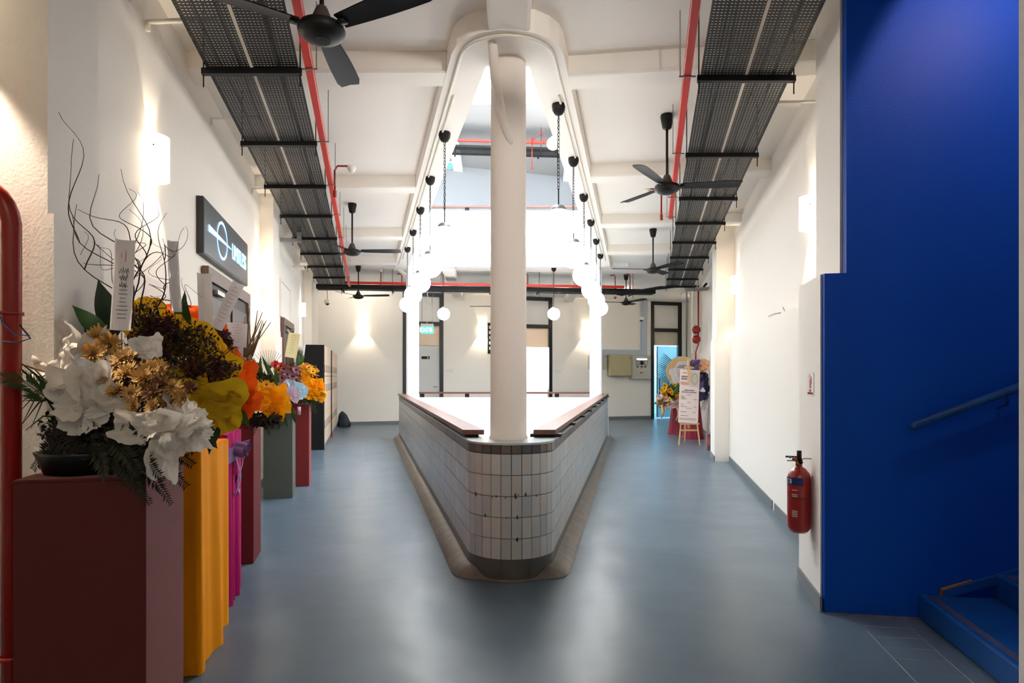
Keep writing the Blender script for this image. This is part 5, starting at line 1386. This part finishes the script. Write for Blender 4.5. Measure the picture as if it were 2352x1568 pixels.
# purple and peach bouquet against the wall behind the poster
S2 = Vector(PW(.98, 15.4)+(0,))
t = thing('draped_stand', 'dark wine stand by the right wall hidden behind the poster', 'stand', tuple(S2))
P = [[((.15+.1*(k/11)+.012*math.sin(8*a))*math.cos(a), (.15+.1*(k/11)+.012*math.sin(8*a))*math.sin(a), max(.003, .95*(1-k/11))) for a in [-2*PI*j/50 for j in range(50)]] for k in range(12)]
mb = MB(); mb.grid(P, True); mb.build('cloth', winec, t, smooth=True)
A = Arr('bouquet', 'peach and purple bouquet leaning on the right wall above the poster', (S2.x, S2.y, .95), 22)
purp = M('purple_mesh', (110, 88, 140), .7, trans=.3); peach = M('peach_paper', (236, 186, 142), .6, trans=.3); navy = M('navy_paper', (48, 42, 78), .7)
w8 = lambda x, y, Y=15.2: W(x, y, Y)
for x, y, m_, a, b in ((1595, 838, purp, .13, .14), (1616, 838, peach, .13, .13), (1608, 848, peach, .12, .1), (1618, 875, navy, .10, .22), (1590, 850, purp, .12, .12), (1600, 880, purp, .14, .2), (1612, 910, navy, .12, .14), (1618, 925, cardw, .07, .2)): A.paper(w8(x, y), (A.r.uniform(-.4, .2), -.9, .2), a, b, m_, A.r.uniform(-.4, .4), .25, .2, 5)
A.filler(w8(1604, 870, 15.3), (.2, .14, .25), 300, .07, [purp, navy, olive], 'foliage', base=(S2.x, S2.y, .95))
# tall white panel leaning on the right wall and a patterned box below
t = thing('folding_panel', 'tall plain white panel standing against the right wall past the far pier', 'panel', PW(1.34, 13.6)+(0,), AR)
MB().box(0, .03, -.9, .6, .02, 1.93).build('sheet', M('panel_grey_white', (206, 206, 204), .5), t); MB().box(.03, .04, .56, .6, .02, 1.93).build('edge_strip', greym, t)
bxm = M('patterned_box', (70, 80, 110), .6, var=.7, vscale=14, var2=(190, 90, 60))
t = thing('carton', 'small patterned carton on the floor beside the easel', 'box', PW(1.19, 13.1)+(0,), AR); MB().box(-.1, .08, -.18, .18, 0, .33).build('body', bxm, t, bevel=.005); MB().box(-.1, .082, -.01, .01, .325, .334).build('tape', tan_, t)

# red bells and pipe, grey conduits on the far right wall
t = thing('fire_pipe', 'thin red pipe with a kink running down the far right wall', 'pipe', PW(1.40, 17.4)+(0,))
o = Vector(PW(1.40, 17.4)+(0,))
pth = [W(1604, 655, 17.2), W(1604, 790, 17.2), W(1598, 808, 17.2), W(1597, 990, 17.2)]
MB().tube([p-o for p in pth], .022, 8).build('pipe', redpipe, t, smooth=True)
for y, lab in ((757, 'upper red alarm bell on the far right wall'), (779, 'lower red alarm bell on the far right wall')):
    p = W(1600, y, 17.1); t = thing('alarm_bell', lab, 'bell', tuple(p), 0, 'red alarm bells')
    mb = MB(); mb.lathe([(0, -.07), (.06, -.065), (.10, -.03), (.115, .01), (.115, .03), (0, .03)], 20); mb.v = [(x, z, y_) for x, y_, z in mb.v]; mb.build('gong', redpipe, t, smooth=True)
    MB().box(-.06, .09, .03, .08, -.07, .07).build('base', redpipe, t)
for i, dx in enumerate((0, 9)):
    p = W(1577+dx, 660, 18.5); tag(MB().tube([(p.x, 18.5, 0), (p.x, 18.5, ZC-.25), (p.x-.1, 18.35, ZC-.05)], .028, 8).build('grey_conduit', pvc if i else zinc, smooth=True), ('left silver' if i == 0 else 'right cream')+' vertical conduit beside the red bells', 'conduit')
t = thing('wall_bracket', 'steel shelf bracket with cables at the top of the far right wall', 'bracket', PW(1.40, 15.9)+(3.62,), AR)
for dy in (-.15, .15): MB().box(0, .55, dy-.02, dy+.02, 0, .05).build('arm', zinc, t)
MB().tube([(.1, -.5, .07), (.12, 0, .075), (.1, .6, .07)], .03, 6).build('cable_bundle', blackm, t, smooth=True)
MB().box(.3, .34, -.3, .3, .05, .09).build('crossbar', blackm, t)
pn = MB(); pn.tube([(p_) for p_ in [(-2.62, 14.75, ZC-.01), (-2.6, 14.78, ZC-.16), (-2.35, 15.0, ZC-.42), (-2.27, 15.05, ZC-.62)]], .05, 10)
tag(pn.build('drain_pipe', pvc, smooth=True), 'thick white drain pipe bending behind the left white column', 'pipe')
# red scrap on the floor by the lockers
tag(MB().box(-.06, .06, -.05, .05, 0, .03).build('red_scrap', redm, loc=W(760, 1003, 15.9).to_tuple()[:2]+(0.0,), bevel=.01), 'small red scrap on the floor in front of the lockers', 'scrap')
